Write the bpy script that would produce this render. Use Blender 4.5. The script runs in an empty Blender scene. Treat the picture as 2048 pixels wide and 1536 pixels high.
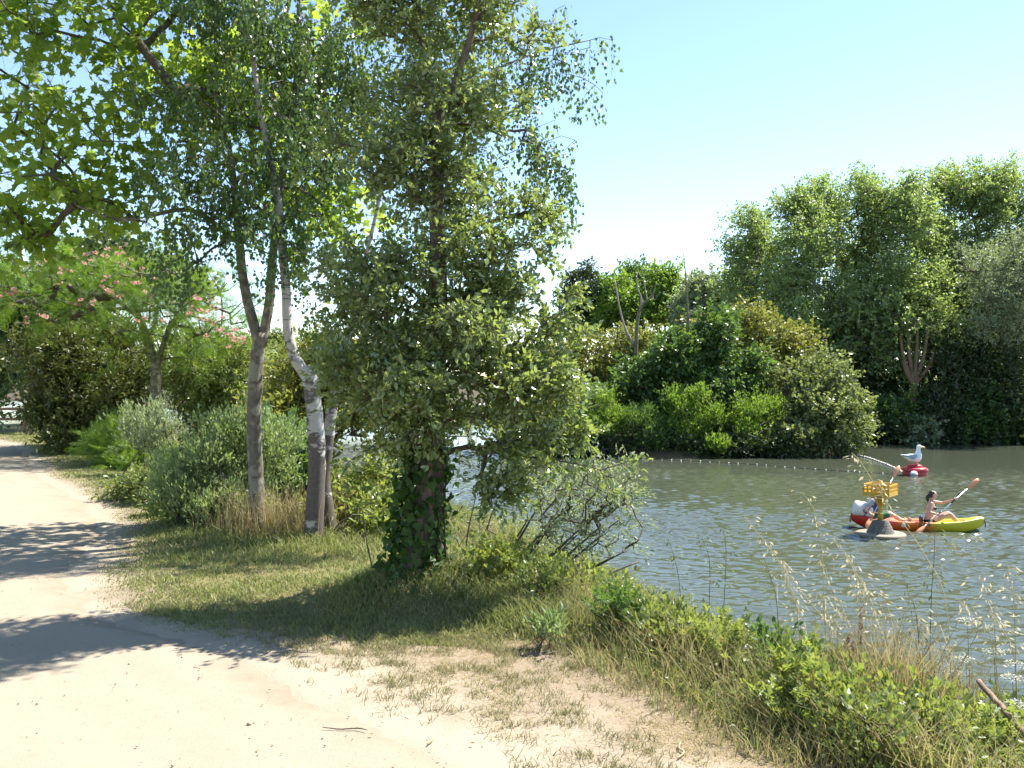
import bpy, bmesh, math, random
import numpy as np
from mathutils import Vector, Matrix
R = math.radians
sc = bpy.context.scene
COL = sc.collection
EYE = 1.6; WATER = -2.7; F = 1774.0; HZ = 760.0

# ------------------------------------------------------------------ camera
cam = bpy.data.cameras.new('camera'); camo = bpy.data.objects.new('camera', cam); COL.objects.link(camo)
camo.location = (0, 0, EYE); camo.rotation_euler = (R(90), 0, 0)
cam.sensor_width = 36; cam.lens = 36 * F / 2048; cam.shift_y = -8 / 2048.0
cam.clip_start = 0.05; cam.clip_end = 3000
sc.camera = camo
# ------------------------------------------------------------------ sky and sun
SUN_EL = R(55); SUN_AZ = R(62)            # sun stands ahead and to the right
w = bpy.data.worlds.new('World'); sc.world = w; w.use_nodes = True
nt = w.node_tree; nt.nodes.clear()
sky = nt.nodes.new('ShaderNodeTexSky'); sky.sky_type = 'NISHITA'; sky.sun_disc = False
sky.sun_elevation = SUN_EL; sky.sun_rotation = SUN_AZ; sky.altitude = 0
sky.air_density = 0.9; sky.dust_density = 0.0; sky.ozone_density = 1.0
bg = nt.nodes.new('ShaderNodeBackground'); bg.inputs[1].default_value = 0.083
wo = nt.nodes.new('ShaderNodeOutputWorld')
tint = nt.nodes.new('ShaderNodeMix'); tint.data_type = 'RGBA'; tint.blend_type = 'MULTIPLY'; tint.inputs[0].default_value = 1; tint.inputs[7].default_value = (.97, .98, .97, 1)
nt.links.new(sky.outputs[0], tint.inputs[6]); nt.links.new(tint.outputs[2], bg.inputs[0]); nt.links.new(bg.outputs[0], wo.inputs[0])
sun = bpy.data.lights.new('sun', 'SUN'); sun.energy = 3.85; sun.angle = R(0.53); sun.color = (1.0, 0.95, 0.88)
suno = bpy.data.objects.new('sun', sun); COL.objects.link(suno)
sd = Vector((math.sin(SUN_AZ) * math.cos(SUN_EL), math.cos(SUN_AZ) * math.cos(SUN_EL), math.sin(SUN_EL)))
suno.rotation_euler = sd.to_track_quat('Z', 'Y').to_euler(); suno.location = sd * 60
sc.view_settings.view_transform = 'Standard'; sc.view_settings.look = 'None'
sc.view_settings.exposure = 1.95; sc.view_settings.gamma = 1.0; sc.view_settings.use_curve_mapping = False
cy = sc.cycles
cy.max_bounces = 6; cy.diffuse_bounces = 3; cy.glossy_bounces = 3; cy.transmission_bounces = 3; cy.transparent_max_bounces = 4
cy.use_denoising = True; cy.caustics_reflective = False; cy.caustics_refractive = False
cy.sample_clamp_indirect = 4.0

# ------------------------------------------------------------------ helpers
def px(x, y, d):
    """the point d metres ahead that the photograph shows at pixel x, y"""
    return np.array(((x - 1024) / F * d, d, EYE - (y - HZ) / F * d))

def lerp(xs, ys):
    xs = np.array(xs, float); ys = np.array(ys, float)
    return lambda v: np.interp(v, xs, ys)

def unit(v):
    return v / np.maximum(np.linalg.norm(v, axis=-1, keepdims=True), 1e-9)

def tag(o, label=None, cat=None, group=None, kind=None):
    if label: o['label'] = label
    if cat: o['category'] = cat
    if group: o['group'] = group
    if kind: o['kind'] = kind
    return o

def thing(name, label, cat, loc=(0, 0, 0), rz=0.0, group=None):
    o = bpy.data.objects.new(name, None); COL.objects.link(o)
    o.empty_display_size = .1
    o.location = loc; o.rotation_euler = (0, 0, rz)
    return tag(o, label, cat, group)

def link(name, me, mat=None, parent=None, smooth=False):
    if mat is not None and not me.materials: me.materials.append(mat)
    if smooth and len(me.polygons): me.polygons.foreach_set('use_smooth', np.ones(len(me.polygons), bool))
    o = bpy.data.objects.new(name, me); COL.objects.link(o)
    if parent is not None: o.parent = parent
    return o

def mesh_np(name, V, loops, totals, rnd=None):
    me = bpy.data.meshes.new(name)
    V = np.ascontiguousarray(V, np.float32); loops = np.ascontiguousarray(loops, np.int32); totals = np.ascontiguousarray(totals, np.int32)
    me.vertices.add(len(V)); me.vertices.foreach_set('co', V.ravel())
    me.loops.add(len(loops)); me.loops.foreach_set('vertex_index', loops)
    me.polygons.add(len(totals))
    st = np.zeros(len(totals), np.int32); st[1:] = np.cumsum(totals)[:-1]
    me.polygons.foreach_set('loop_start', st); me.polygons.foreach_set('loop_total', totals)
    if rnd is not None:
        a = me.attributes.new('rnd', 'FLOAT', 'POINT'); a.data.foreach_set('value', np.ascontiguousarray(rnd, np.float32))
    me.update(calc_edges=True)
    return me

def grid_mesh(name, P, attrs=None):
    n, m = P.shape[:2]
    idx = np.arange(n * m).reshape(n, m)
    q = np.stack((idx[:-1, :-1], idx[:-1, 1:], idx[1:, 1:], idx[1:, :-1]), -1).reshape(-1, 4)
    me = mesh_np(name, P.reshape(-1, 3), q.ravel(), np.full(len(q), 4))
    for k, v in (attrs or {}).items():
        a = me.attributes.new(k, 'FLOAT', 'POINT'); a.data.foreach_set('value', np.ascontiguousarray(v, np.float32).ravel())
    me.polygons.foreach_set('use_smooth', np.ones(len(me.polygons), bool))
    return me

def catmull(pts, n):
    p = np.array(pts, float)
    p = np.vstack((2 * p[0] - p[1], p, 2 * p[-1] - p[-2]))
    out = []
    for i in range(1, len(p) - 2):
        t = np.linspace(0, 1, n, endpoint=False)[:, None]
        a, b, c, d = p[i - 1], p[i], p[i + 1], p[i + 2]
        out.append(.5 * (2 * b + (c - a) * t + (2 * a - 5 * b + 4 * c - d) * t ** 2 + (3 * b - a - 3 * c + d) * t ** 3))
    out.append(p[-2][None]); return np.vstack(out)

def sweep(pts, rad, sides=8, rough=0.0, rng=None, cap=True):
    """verts, loops, totals of a tube along pts"""
    pts = np.array(pts, float); rad = np.array(rad, float); n = len(pts)
    T = unit(np.gradient(pts, axis=0))
    ref = np.array((1.0, 0.12, 0.05)); ref = np.where(np.abs(T @ unit(ref))[:, None] > .9, np.array((0, 1.0, .1)), ref)
    A = unit(np.cross(T, ref)); B = np.cross(T, A)
    th = np.linspace(0, 2 * np.pi, sides, endpoint=False)
    rr = rad[:, None] * np.ones(sides)
    if rough and rng is not None: rr = rr * (1 + rough * rng.normal(size=rr.shape))
    V = pts[:, None] + rr[..., None] * (np.cos(th)[None, :, None] * A[:, None] + np.sin(th)[None, :, None] * B[:, None])
    idx = np.arange(n * sides).reshape(n, sides)
    nx = np.roll(idx, -1, 1)
    q = np.stack((idx[:-1], nx[:-1], nx[1:], idx[1:]), -1).reshape(-1, 4)
    loops = q.ravel(); tot = np.full(len(q), 4)
    if cap:
        loops = np.concatenate((loops, idx[-1], idx[0][::-1])); tot = np.concatenate((tot, [sides, sides]))
    return V.reshape(-1, 3), loops, tot

def merge(parts):
    V, L, T, off = [], [], [], 0
    for v, l, t in parts:
        V.append(v); L.append(np.asarray(l) + off); T.append(t); off += len(v)
    return np.vstack(V), np.concatenate(L), np.concatenate(T)

def tubes(segs, sides=4):
    """many separate tapered sticks: segs = (p0, p1, r0, r1) arrays"""
    p0, p1, r0, r1 = segs
    n = len(p0)
    if n == 0: return np.zeros((0, 3)), np.zeros(0, int), np.zeros(0, int)
    T = unit(p1 - p0)
    ref = np.where(np.abs(T[:, 2:3]) > .9, np.array((1.0, 0, 0)), np.array((0, 0, 1.0)))
    A = unit(np.cross(T, ref)); B = np.cross(T, A)
    th = np.linspace(0, 2 * np.pi, sides, endpoint=False)
    ring = np.cos(th)[None, :, None] * A[:, None] + np.sin(th)[None, :, None] * B[:, None]
    V = np.stack((p0[:, None] + ring * r0[:, None, None], p1[:, None] + ring * r1[:, None, None]), 1)
    base = np.arange(n)[:, None] * 2 * sides
    j = np.arange(sides); jn = (j + 1) % sides
    q = np.stack((base + j, base + jn, base + sides + jn, base + sides + j), -1).reshape(-1, 4)
    return V.reshape(-1, 3), q.ravel(), np.full(len(q), 4)

# ---- leaf templates: stalk at the origin, blade along +Y, flat in XY
def tmpl(v, f): return np.array(v, float), f
DIAMOND = tmpl([(0, 0, 0), (.34, .45, .07), (0, 1, 0), (-.34, .45, .07)], [(0, 1, 2), (0, 2, 3)])
OVAL = tmpl([(0, 0, 0), (.2, .25, .06), (.23, .58, .07), (0, 1, -.04), (-.23, .58, .07), (-.2, .25, .06), (0, .5, 0)],
            [(0, 1, 2, 6), (6, 2, 3), (0, 6, 4, 5), (6, 3, 4)])
NARROW = tmpl([(0, 0, 0), (.17, .45, .03), (0, 1, -.05), (-.17, .45, .03)], [(0, 1, 2), (0, 2, 3)])
BIRCHL = tmpl([(0, 0, 0), (.04, .25, 0), (.36, .42, .05), (0, 1, -.05), (-.36, .42, .05), (-.04, .25, 0)], [(0, 1, 2, 3), (0, 3, 4, 5)])
_pl = [(0, 0), (.18, .18), (.5, .12), (.42, .36), (.62, .62), (.3, .62), (.22, .74), (0, 1.05), (-.22, .74), (-.3, .62), (-.62, .62), (-.42, .36), (-.5, .12), (-.18, .18)]
PLANEL = tmpl([(x, y, abs(x) * .18 - .06 * y) for x, y in _pl] + [(0, .4, -.03)], [(14, i, (i + 1) % 14) for i in range(14)])
_iv = [(0, 0), (.3, -.05), (.5, .25), (.28, .45), (.0, .95), (-.28, .45), (-.5, .25), (-.3, -.05)]
IVYL = tmpl([(x, y, abs(x) * .15) for x, y in _iv] + [(0, .3, 0)], [(8, i, (i + 1) % 8) for i in range(8)])
def _frond():
    v, f = [], []
    for k in range(9):
        y = .12 + k * .098; ln = .34 * math.sin(math.pi * (k + 1.3) / 11)
        for s in (-1, 1):
            i = len(v)
            v += [(0, y, 0), (s * ln * .5, y + .06, .03), (s * ln, y + .1, -.05), (s * ln * .5, y + .015, .03)]
            f.append((i, i + 1, i + 2, i + 3))
    i = len(v); v += [(-.006, 0, 0), (.006, 0, 0), (0, 1, -.05)]; f.append((i, i + 1, i + 2))
    return tmpl(v, f)
FROND = _frond()
TRIF = tmpl([(0, 0, 0), (.1, .5, .02), (.28, .7, .05), (0, 1.1, -.03), (-.28, .7, .05), (-.1, .5, .02),
             (.02, .38, 0), (.3, .22, .05), (.62, .42, -.02), (.28, .52, .04), (-.02, .38, 0), (-.3, .22, .05), (-.62, .42, -.02), (-.28, .52, .04)],
            [(0, 1, 2, 3), (0, 3, 4, 5), (6, 7, 8, 9), (10, 13, 12, 11)])

def leaf_basis(axis, nrm, rng):
    y = unit(axis); n = nrm - (nrm * y).sum(1, keepdims=True) * y; n = unit(n)
    return np.cross(y, n), y, n

def leaf_mesh(name, pos, axis, nrm, size, T, rng, base=(0, 0, 0)):
    tv, tf = T
    X, Y, N = leaf_basis(axis, nrm, rng)
    n, k = len(pos), len(tv)
    wd = size * rng.uniform(.85, 1.15, n)
    V = pos[:, None] - np.array(base) + wd[:, None, None] * tv[None, :, 0:1] * X[:, None] + size[:, None, None] * (tv[None, :, 1:2] * Y[:, None] + tv[None, :, 2:3] * N[:, None])
    lp = np.concatenate([np.array(f) for f in tf]); tt = np.array([len(f) for f in tf])
    loops = (np.arange(n)[:, None] * k + lp[None]).ravel()
    return mesh_np(name, V.reshape(-1, 3), loops, np.tile(tt, n), np.repeat(rng.random(n), k))

_unit_leaf = {}
def single_leaves(name, pos, axis, nrm, size, T, key, mat, parent, base, rng):
    if key not in _unit_leaf:
        tv, tf = T
        me = bpy.data.meshes.new(name); me.from_pydata([tuple(v) for v in tv], [], tf); me.materials.append(mat); _unit_leaf[key] = me
    me = _unit_leaf[key]
    X, Y, N = leaf_basis(axis, nrm, rng)
    for i in range(len(pos)):
        s = float(size[i]); p = pos[i] - np.array(base)
        M = Matrix(((X[i, 0] * s, Y[i, 0] * s, N[i, 0] * s, p[0]), (X[i, 1] * s, Y[i, 1] * s, N[i, 1] * s, p[1]), (X[i, 2] * s, Y[i, 2] * s, N[i, 2] * s, p[2]), (0, 0, 0, 1)))
        o = bpy.data.objects.new(name, me); COL.objects.link(o); o.parent = parent; o.matrix_basis = M

# ------------------------------------------------------------------ materials
def mat_new(name):
    m = bpy.data.materials.new(name); m.use_nodes = True
    n = m.node_tree; n.nodes.clear()
    out = n.nodes.new('ShaderNodeOutputMaterial'); b = n.nodes.new('ShaderNodeBsdfPrincipled')
    n.links.new(b.outputs[0], out.inputs[0])
    return m, n, b, out

def N(n, t, **kw):
    x = n.nodes.new(t)
    for k, v in kw.items():
        if k.startswith('i_'): x.inputs[int(k[2:]) if k[2:].isdigit() else k[2:]].default_value = v
        else: setattr(x, k, v)
    return x

def noise(n, scale, detail=4, rough=.55, vec=None, dist=0.0):
    x = N(n, 'ShaderNodeTexNoise'); x.inputs['Scale'].default_value = scale; x.inputs['Detail'].default_value = detail
    x.inputs['Roughness'].default_value = rough; x.inputs['Distortion'].default_value = dist
    if vec is not None: n.links.new(vec, x.inputs['Vector'])
    return x

def ramp(n, fac, stops):
    x = N(n, 'ShaderNodeValToRGB'); e = x.color_ramp.elements
    while len(e) < len(stops): e.new(.5)
    for i, (p, c) in enumerate(stops):
        e[i].position = p; e[i].color = tuple(c) + (1,) if len(c) == 3 else c
    n.links.new(fac, x.inputs[0]); return x

def mixc(n, fac, a, b, blend='MIX'):
    x = N(n, 'ShaderNodeMix', data_type='RGBA', blend_type=blend)
    for s, i in ((fac, 0), (a, 6), (b, 7)):
        if hasattr(s, 'links') or hasattr(s, 'is_linked'): n.links.new(s, x.inputs[i])
        else: x.inputs[i].default_value = s if i == 0 else tuple(s) + (1,)
    return x.outputs[2]

def math_(n, op, a, b=None, clamp=False):
    x = N(n, 'ShaderNodeMath', operation=op); x.use_clamp = clamp
    for i, s in enumerate((a, b)):
        if s is None: continue
        if hasattr(s, 'is_linked'): n.links.new(s, x.inputs[i])
        else: x.inputs[i].default_value = s
    return x.outputs[0]

def bump(n, h, strength, dist, b):
    x = N(n, 'ShaderNodeBump'); x.inputs['Strength'].default_value = strength; x.inputs['Distance'].default_value = dist
    n.links.new(h, x.inputs['Height']); n.links.new(x.outputs[0], b.inputs['Normal']); return x

def objco(n): return N(n, 'ShaderNodeTexCoord').outputs['Object']

LIGHT = 1.3
def leaf_mat(name, c1, c2, rough=.42, transl=.35, spec=.5, tcol=None, odd=None):
    if max(c2) < .3: c1 = tuple(c * LIGHT for c in c1); c2 = tuple(c * LIGHT for c in c2)
    m, n, b, out = mat_new(name)
    at = N(n, 'ShaderNodeAttribute', attribute_name='rnd'); oi = N(n, 'ShaderNodeObjectInfo')
    r = math_(n, 'FRACT', math_(n, 'ADD', at.outputs['Fac'], oi.outputs['Random']))
    stops = [(0, c1), (.93 if odd else 1, c2)]
    if odd: stops += [(.965, odd)]
    rc = ramp(n, r, stops)
    ns = noise(n, 1.3, 2, vec=objco(n))
    col = mixc(n, math_(n, 'MULTIPLY', ns.outputs[0], .5), rc.outputs[0], tuple(x * .7 for x in c1))
    n.links.new(col, b.inputs['Base Color'])
    b.inputs['Roughness'].default_value = rough; b.inputs['Specular IOR Level'].default_value = spec
    t = N(n, 'ShaderNodeBsdfTranslucent')
    tc = tcol or (c2[0] * 1.7, c2[1] * 1.75, c2[2] * .7)
    n.links.new(mixc(n, .6, col, tc), t.inputs[0])
    mx = N(n, 'ShaderNodeMixShader'); mx.inputs[0].default_value = transl
    n.links.new(b.outputs[0], mx.inputs[1]); n.links.new(t.outputs[0], mx.inputs[2]); n.links.new(mx.outputs[0], out.inputs[0])
    return m

def plain(name, col, rough=.5, spec=.5, metal=0.0, var=.12, scale=18, bmp=0.0):
    m, n, b, out = mat_new(name)
    ns = noise(n, scale, 4, vec=objco(n))
    n.links.new(mixc(n, ns.outputs[0], tuple(c * (1 - var) for c in col), tuple(min(1, c * (1 + var)) for c in col)), b.inputs['Base Color'])
    b.inputs['Roughness'].default_value = rough; b.inputs['Specular IOR Level'].default_value = spec; b.inputs['Metallic'].default_value = metal
    if bmp: bump(n, ns.outputs[0], bmp, .02, b)
    return m

def bark(name, c1, c2, c3=None, scale=6, stretch=.25, bmp=.6):
    m, n, b, out = mat_new(name)
    mp = N(n, 'ShaderNodeMapping'); mp.inputs['Scale'].default_value = (1, 1, stretch); n.links.new(objco(n), mp.inputs[0])
    ns = noise(n, scale * 3, 6, .65, mp.outputs[0]); n2 = noise(n, scale, 3, .5, objco(n))
    rc = ramp(n, ns.outputs[0], [(.35, c1), (.65, c2)])
    col = rc.outputs[0]
    if c3:
        rm = ramp(n, n2.outputs[0], [(.5, (0, 0, 0)), (.56, (1, 1, 1))]); col = mixc(n, rm.outputs[0], col, c3)
    n.links.new(col, b.inputs['Base Color']); b.inputs['Roughness'].default_value = .85
    bump(n, ns.outputs[0], bmp, .02, b)
    return m

def birch_bark():
    m, n, b, out = mat_new('birch_bark')
    co = objco(n)
    mp = N(n, 'ShaderNodeMapping'); mp.inputs['Scale'].default_value = (5, 5, 34); n.links.new(co, mp.inputs[0])
    ln = noise(n, 1.0, 3, .6, mp.outputs[0])
    mp2 = N(n, 'ShaderNodeMapping'); mp2.inputs['Scale'].default_value = (3.2, 3.2, 5.5); n.links.new(co, mp2.inputs[0])
    pt = noise(n, 1.0, 4, .62, mp2.outputs[0])
    sp = N(n, 'ShaderNodeSeparateXYZ'); n.links.new(co, sp.inputs[0])
    low = N(n, 'ShaderNodeMapRange'); low.inputs['From Min'].default_value = 1.9; low.inputs['From Max'].default_value = -.1
    low.inputs['To Min'].default_value = -.06; low.inputs['To Max'].default_value = .2; n.links.new(sp.outputs[2], low.inputs[0])
    pk = ramp(n, math_(n, 'ADD', pt.outputs[0], low.outputs[0]), [(.49, (0, 0, 0)), (.55, (1, 1, 1))])
    lk = ramp(n, ln.outputs[0], [(.57, (0, 0, 0)), (.64, (1, 1, 1))])
    wh = mixc(n, noise(n, 9, 3, vec=co).outputs[0], (.3, .275, .24), (.47, .44, .4))
    c = mixc(n, lk.outputs[0], wh, (.11, .085, .07)); c = mixc(n, pk.outputs[0], c, mixc(n, noise(n, 30, 4, .7, co).outputs[0], (.03, .022, .018), (.15, .12, .1)))
    n.links.new(c, b.inputs['Base Color']); b.inputs['Roughness'].default_value = .75
    bump(n, pk.outputs[0], .5, .012, b)
    return m

M = {}
M['oak_leaf'] = leaf_mat('oak_leaf', (.085, .13, .042), (.2, .24, .09), .26, .4, 1.0)
M['plane_leaf'] = leaf_mat('plane_leaf', (.085, .15, .02), (.16, .24, .035), .4, .66, .5, (.45, .6, .06))
M['birch_leaf'] = leaf_mat('birch_leaf', (.036, .078, .018), (.088, .14, .034), .38, .36, .6)
M['laurel_leaf'] = leaf_mat('laurel_leaf', (.05, .065, .018), (.13, .145, .045), .42, .25, .4)
M['pale_leaf'] = leaf_mat('pale_leaf', (.12, .16, .045), (.2, .235, .08), .42, .4, .4)
M['silk_leaf'] = leaf_mat('silk_leaf', (.06, .12, .015), (.12, .19, .028), .5, .45, .3)
M['willow_leaf'] = leaf_mat('willow_leaf', (.09, .125, .035), (.17, .2, .065), .42, .35, .5)
M['dark_leaf'] = leaf_mat('dark_leaf', (.022, .042, .012), (.055, .085, .026), .42, .22, .45)
M['olive_leaf'] = leaf_mat('olive_leaf', (.1, .115, .026), (.2, .205, .055), .45, .35, .4)
M['bright_leaf'] = leaf_mat('bright_leaf', (.08, .155, .02), (.165, .24, .045), .45, .4, .4)
M['green_leaf'] = leaf_mat('green_leaf', (.042, .088, .02), (.09, .145, .038), .38, .38, .6)
M['poplar_leaf'] = leaf_mat('poplar_leaf', (.11, .17, .06), (.21, .265, .11), .34, .45, .7)
M['silver_leaf'] = leaf_mat('silver_leaf', (.13, .17, .1), (.24, .28, .18), .5, .3, .4)
M['sage_leaf'] = leaf_mat('sage_leaf', (.14, .2, .085), (.27, .34, .16), .5, .35, .4)
M['tamarisk_leaf'] = leaf_mat('tamarisk_leaf', (.09, .12, .045), (.17, .2, .085), .38, .38, .6)
M['bramble_leaf'] = leaf_mat('bramble_leaf', (.11, .16, .035), (.27, .31, .1), .4, .42, .5, None, (.28, .2, .05))
M['ivy_leaf'] = leaf_mat('ivy_leaf', (.015, .04, .008), (.05, .1, .016), .5, .35, .3)
M['grass_blade'] = leaf_mat('grass_blade', (.13, .17, .045), (.38, .35, .16), .5, .4, .3, (.3, .36, .08))
M['dry_blade'] = leaf_mat('dry_blade', (.3, .24, .11), (.5, .4, .2), .6, .35, .3, (.55, .45, .2))
M['turf_blade'] = leaf_mat('turf_blade', (.12, .15, .06), (.38, .31, .16), .6, .35, .3, (.4, .36, .15))
M['oat_straw'] = leaf_mat('oat_straw', (.38, .33, .18), (.62, .55, .36), .5, .4, .4, (.7, .62, .4))
M['oat_green'] = leaf_mat('oat_green', (.08, .095, .05), (.15, .165, .095), .5, .4, .4)
M['umbel'] = leaf_mat('umbel', (.38, .39, .3), (.55, .54, .45), .7, .3, .2, (.8, .8, .7))
M['dock'] = leaf_mat('dock', (.1, .03, .025), (.2, .075, .05), .6, .2, .3)
M['silk_flower'] = leaf_mat('silk_flower', (.6, .3, .25), (.7, .48, .4), .7, .4, .2, (.85, .5, .42))
M['litter'] = leaf_mat('litter', (.16, .1, .05), (.3, .21, .11), .7, .1, .2)
M['oak_bark'] = bark('oak_bark', (.06, .042, .03), (.15, .11, .08), None, 7, .3, .8)
M['plane_bark'] = bark('plane_bark', (.085, .072, .052), (.155, .135, .1), (.21, .195, .15), 9, .6, .6)
M['lichen_bark'] = bark('lichen_bark', (.06, .05, .03), (.14, .12, .07), (.17, .17, .1), 14, .6, .8)
M['birch_bark'] = birch_bark()
M['twig'] = bark('twig', (.05, .04, .03), (.11, .09, .065), None, 10, .4, .3)
M['grey_wood'] = bark('grey_wood', (.16, .13, .11), (.33, .29, .25), None, 8, .2, .4)
M['stick_wood'] = bark('stick_wood', (.12, .075, .045), (.24, .16, .1), None, 12, .2, .4)

# ------------------------------------------------------------------ terrain
edge = lerp([0, 1, 2.5, 3.84, 4.9, 6, 7.5, 10, 14, 20, 28, 40], [3.0, 2.6, 1.9, 1.15, .65, .1, -.3, -1.0, -2.6, -6, -9.5, -15])
path_r = lerp([0, 2.4, 3.0, 3.66, 4.0, 4.43, 4.89, 5.26, 6.04, 6.76, 7.47, 9.16, 11.35, 14.9, 19.6, 22, 26, 30, 36],
              [2.2, 1.2, .5, -.05, -.39, -.81, -1.17, -1.61, -2.67, -3.2, -3.55, -4.05, -5.27, -7.8, -10.6, -12.2, -16, -21, -30])
path_l = lerp([0, 5, 9, 14, 20, 26, 30, 36], [-5, -7, -8.2, -12, -15.2, -20.5, -26, -36])
def sstep(t): t = np.clip(t, 0, 1); return t * t * (3 - 2 * t)
def wob(x, y): return .5 * np.sin(1.3 * x + 2.1 * y) + .3 * np.sin(3.7 * x - 2.9 * y + 1) + .2 * np.sin(7.1 * x + 5.3 * y + 2)
def height(x, y):
    x = np.asarray(x, float); y = np.asarray(y, float)
    s = (x - edge(y)) * .85 - .2 * wob(x * .7, y * .7)
    far = np.maximum(s, (y - 34 - .1 * x) * .6)
    z = -3.7 * sstep(far / 5.6) + .025 * wob(x, y) * sstep((x - path_r(y)) / .8)
    mound = np.exp(-(((x + .68) / .55) ** 2 + ((y - 6.65) / .5) ** 2)) * .2
    return z + mound
def on_ground(x, y, up=0.0): return np.array((x, y, float(height(x, y)) + up))

def rg(s): return np.random.default_rng(s)
WAVE = .06
def vnoise(x, y, s, seed):
    r = rg(seed); g = r.random((64, 64)); u = x / s % 63; v = y / s % 63
    i = u.astype(int); j = v.astype(int); a = u - i; b = v - j; a = a * a * (3 - 2 * a); b = b * b * (3 - 2 * b)
    return (g[i, j] * (1 - a) + g[i + 1, j] * a) * (1 - b) + (g[i, j + 1] * (1 - a) + g[i + 1, j + 1] * a) * b

def ground_material():
    m, n, b, out = mat_new('earth_and_turf')
    co = objco(n)
    d = N(n, 'ShaderNodeAttribute', attribute_name='pathd'); wet = N(n, 'ShaderNodeAttribute', attribute_name='bank')
    big = noise(n, 2.2, 5, .6, co); fine = noise(n, 60, 5, .7, co); mid = noise(n, 9, 5, .65, co)
    sand = mixc(n, fine.outputs[0], (.25, .21, .15), (.36, .305, .23))
    litter = mixc(n, mid.outputs[0], (.15, .115, .08), (.27, .215, .15))
    turf = mixc(n, fine.outputs[0], (.11, .1, .04), (.2, .17, .08))
    k = math_(n, 'ADD', d.outputs['Fac'], math_(n, 'MULTIPLY', math_(n, 'SUBTRACT', big.outputs[0], .5), 1.7))
    k = math_(n, 'ADD', k, math_(n, 'MULTIPLY', math_(n, 'SUBTRACT', mid.outputs[0], .5), .8))
    c = mixc(n, ramp(n, math_(n, 'MULTIPLY', k, .5), [(.02, (0, 0, 0)), (.42, (1, 1, 1))]).outputs[0], sand, litter)
    c = mixc(n, ramp(n, math_(n, 'MULTIPLY', k, .5), [(.5, (0, 0, 0)), (.9, (1, 1, 1))]).outputs[0], c, turf)
    c = mixc(n, wet.outputs['Fac'], c, (.06, .05, .03))
    n.links.new(c, b.inputs['Base Color']); b.inputs['Roughness'].default_value = .95; b.inputs['Specular IOR Level'].default_value = .15
    bump(n, math_(n, 'ADD', fine.outputs[0], mid.outputs[0]), .35, .015, b)
    return m
def sand_material():
    m, n, b, out = mat_new('pale_sand')
    co = objco(n)
    big = noise(n, .9, 4, .6, co); fine = noise(n, 90, 6, .75, co); mid = noise(n, 14, 5, .7, co)
    c = mixc(n, fine.outputs[0], (.225, .19, .138), (.345, .295, .22))
    c = mixc(n, ramp(n, big.outputs[0], [(.35, (0, 0, 0)), (.7, (1, 1, 1))]).outputs[0], c, (.29, .246, .18))
    c = mixc(n, math_(n, 'MULTIPLY', ramp(n, mid.outputs[0], [(.55, (0, 0, 0)), (.8, (1, 1, 1))]).outputs[0], .4), c, (.22, .18, .13))
    ea = N(n, 'ShaderNodeAttribute', attribute_name='edge'); ek = math_(n, 'ADD', ea.outputs['Fac'], math_(n, 'MULTIPLY', math_(n, 'SUBTRACT', noise(n, 5, 5, .65, co).outputs[0], .5), 1.1))
    c = mixc(n, ramp(n, ek, [(.25, (0, 0, 0)), (1.0, (1, 1, 1))]).outputs[0], c, mixc(n, mid.outputs[0], (.19, .15, .105), (.29, .238, .17)))
    n.links.new(c, b.inputs['Base Color']); b.inputs['Roughness'].default_value = .95; b.inputs['Specular IOR Level'].default_value = .1
    bump(n, math_(n, 'ADD', fine.outputs[0], math_(n, 'MULTIPLY', mid.outputs[0], .7)), .4, .012, b)
    return m
M['ground'] = ground_material(); M['sand'] = sand_material()
M['mud'] = plain('bank_mud', (.07, .055, .03), .9, .2, var=.35, scale=3, bmp=.3)

def build_ground():
    ys = np.concatenate((np.linspace(-8, 1.5, 8), 1.7 + 46 * np.linspace(0, 1, 190) ** 1.9))
    u = np.linspace(0, 1, 250)
    rows = []
    for y in ys:
        e = float(edge(y)); x0, x1 = e - 11, e + 8
        xs = np.concatenate(([-90, -60, -40, -28], x0 + (x1 - x0) * u)); rows.append(np.stack((xs, np.full_like(xs, y)), -1))
    XY = np.array(rows); X, Y = XY[..., 0], XY[..., 1]
    inner = (X < path_r(Y) - .25) & (X > path_l(Y) + .25)
    Z = height(X, Y) - .03 * inner
    pd = np.maximum(X - path_r(Y), path_l(Y) - X)
    pd = np.where(Y > 5.7, pd * (1 + .9 * sstep((Y - 5.6) / .7)) + .25 * sstep((Y - 5.6) / .8), pd * .62)
    pd = pd + 1.6 * sstep((X - edge(Y) + .1) / .4)
    bank = sstep((X - edge(Y) - .15) / .9) * .8
    me = grid_mesh('ground', np.stack((X, Y, Z), -1), {'pathd': np.clip(pd, 0, 3), 'bank': bank})
    tag(link('ground', me, M['ground']), kind='structure')
build_ground()

def build_path():
    ys = np.concatenate((np.linspace(-6, 2, 20), 2.03 + 32 * np.linspace(0, 1, 420) ** 1.7)); u = 1 - (1 - np.linspace(0, 1, 130)) ** 1.6
    r = path_r(ys) + .09 * np.sin(ys * 5.1) + .06 * np.sin(ys * 13.7 + 1) + .035 * np.sin(ys * 31 + 2); l = path_l(ys)
    X = l[:, None] + (r - l)[:, None] * u[None]; Y = np.repeat(ys[:, None], 130, 1)
    e = np.minimum(1, np.minimum(u, 1 - u) * 14)
    Z = height(X, Y) - .022 + .028 * e[None] + .012 * (vnoise(X + 40, Y + 10, .35, 31) - .5) * e[None] + .016 * (vnoise((X + .9 * Y) * 1.6 + 60, Y * .25 + 10, .4, 32) - .5) * e[None]
    ed = sstep(1 - (r[:, None] - X) / .75)
    tag(link('path', grid_mesh('path', np.stack((X, Y, Z), -1), {'edge': ed}), M['sand']), kind='structure')
build_path()

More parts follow.
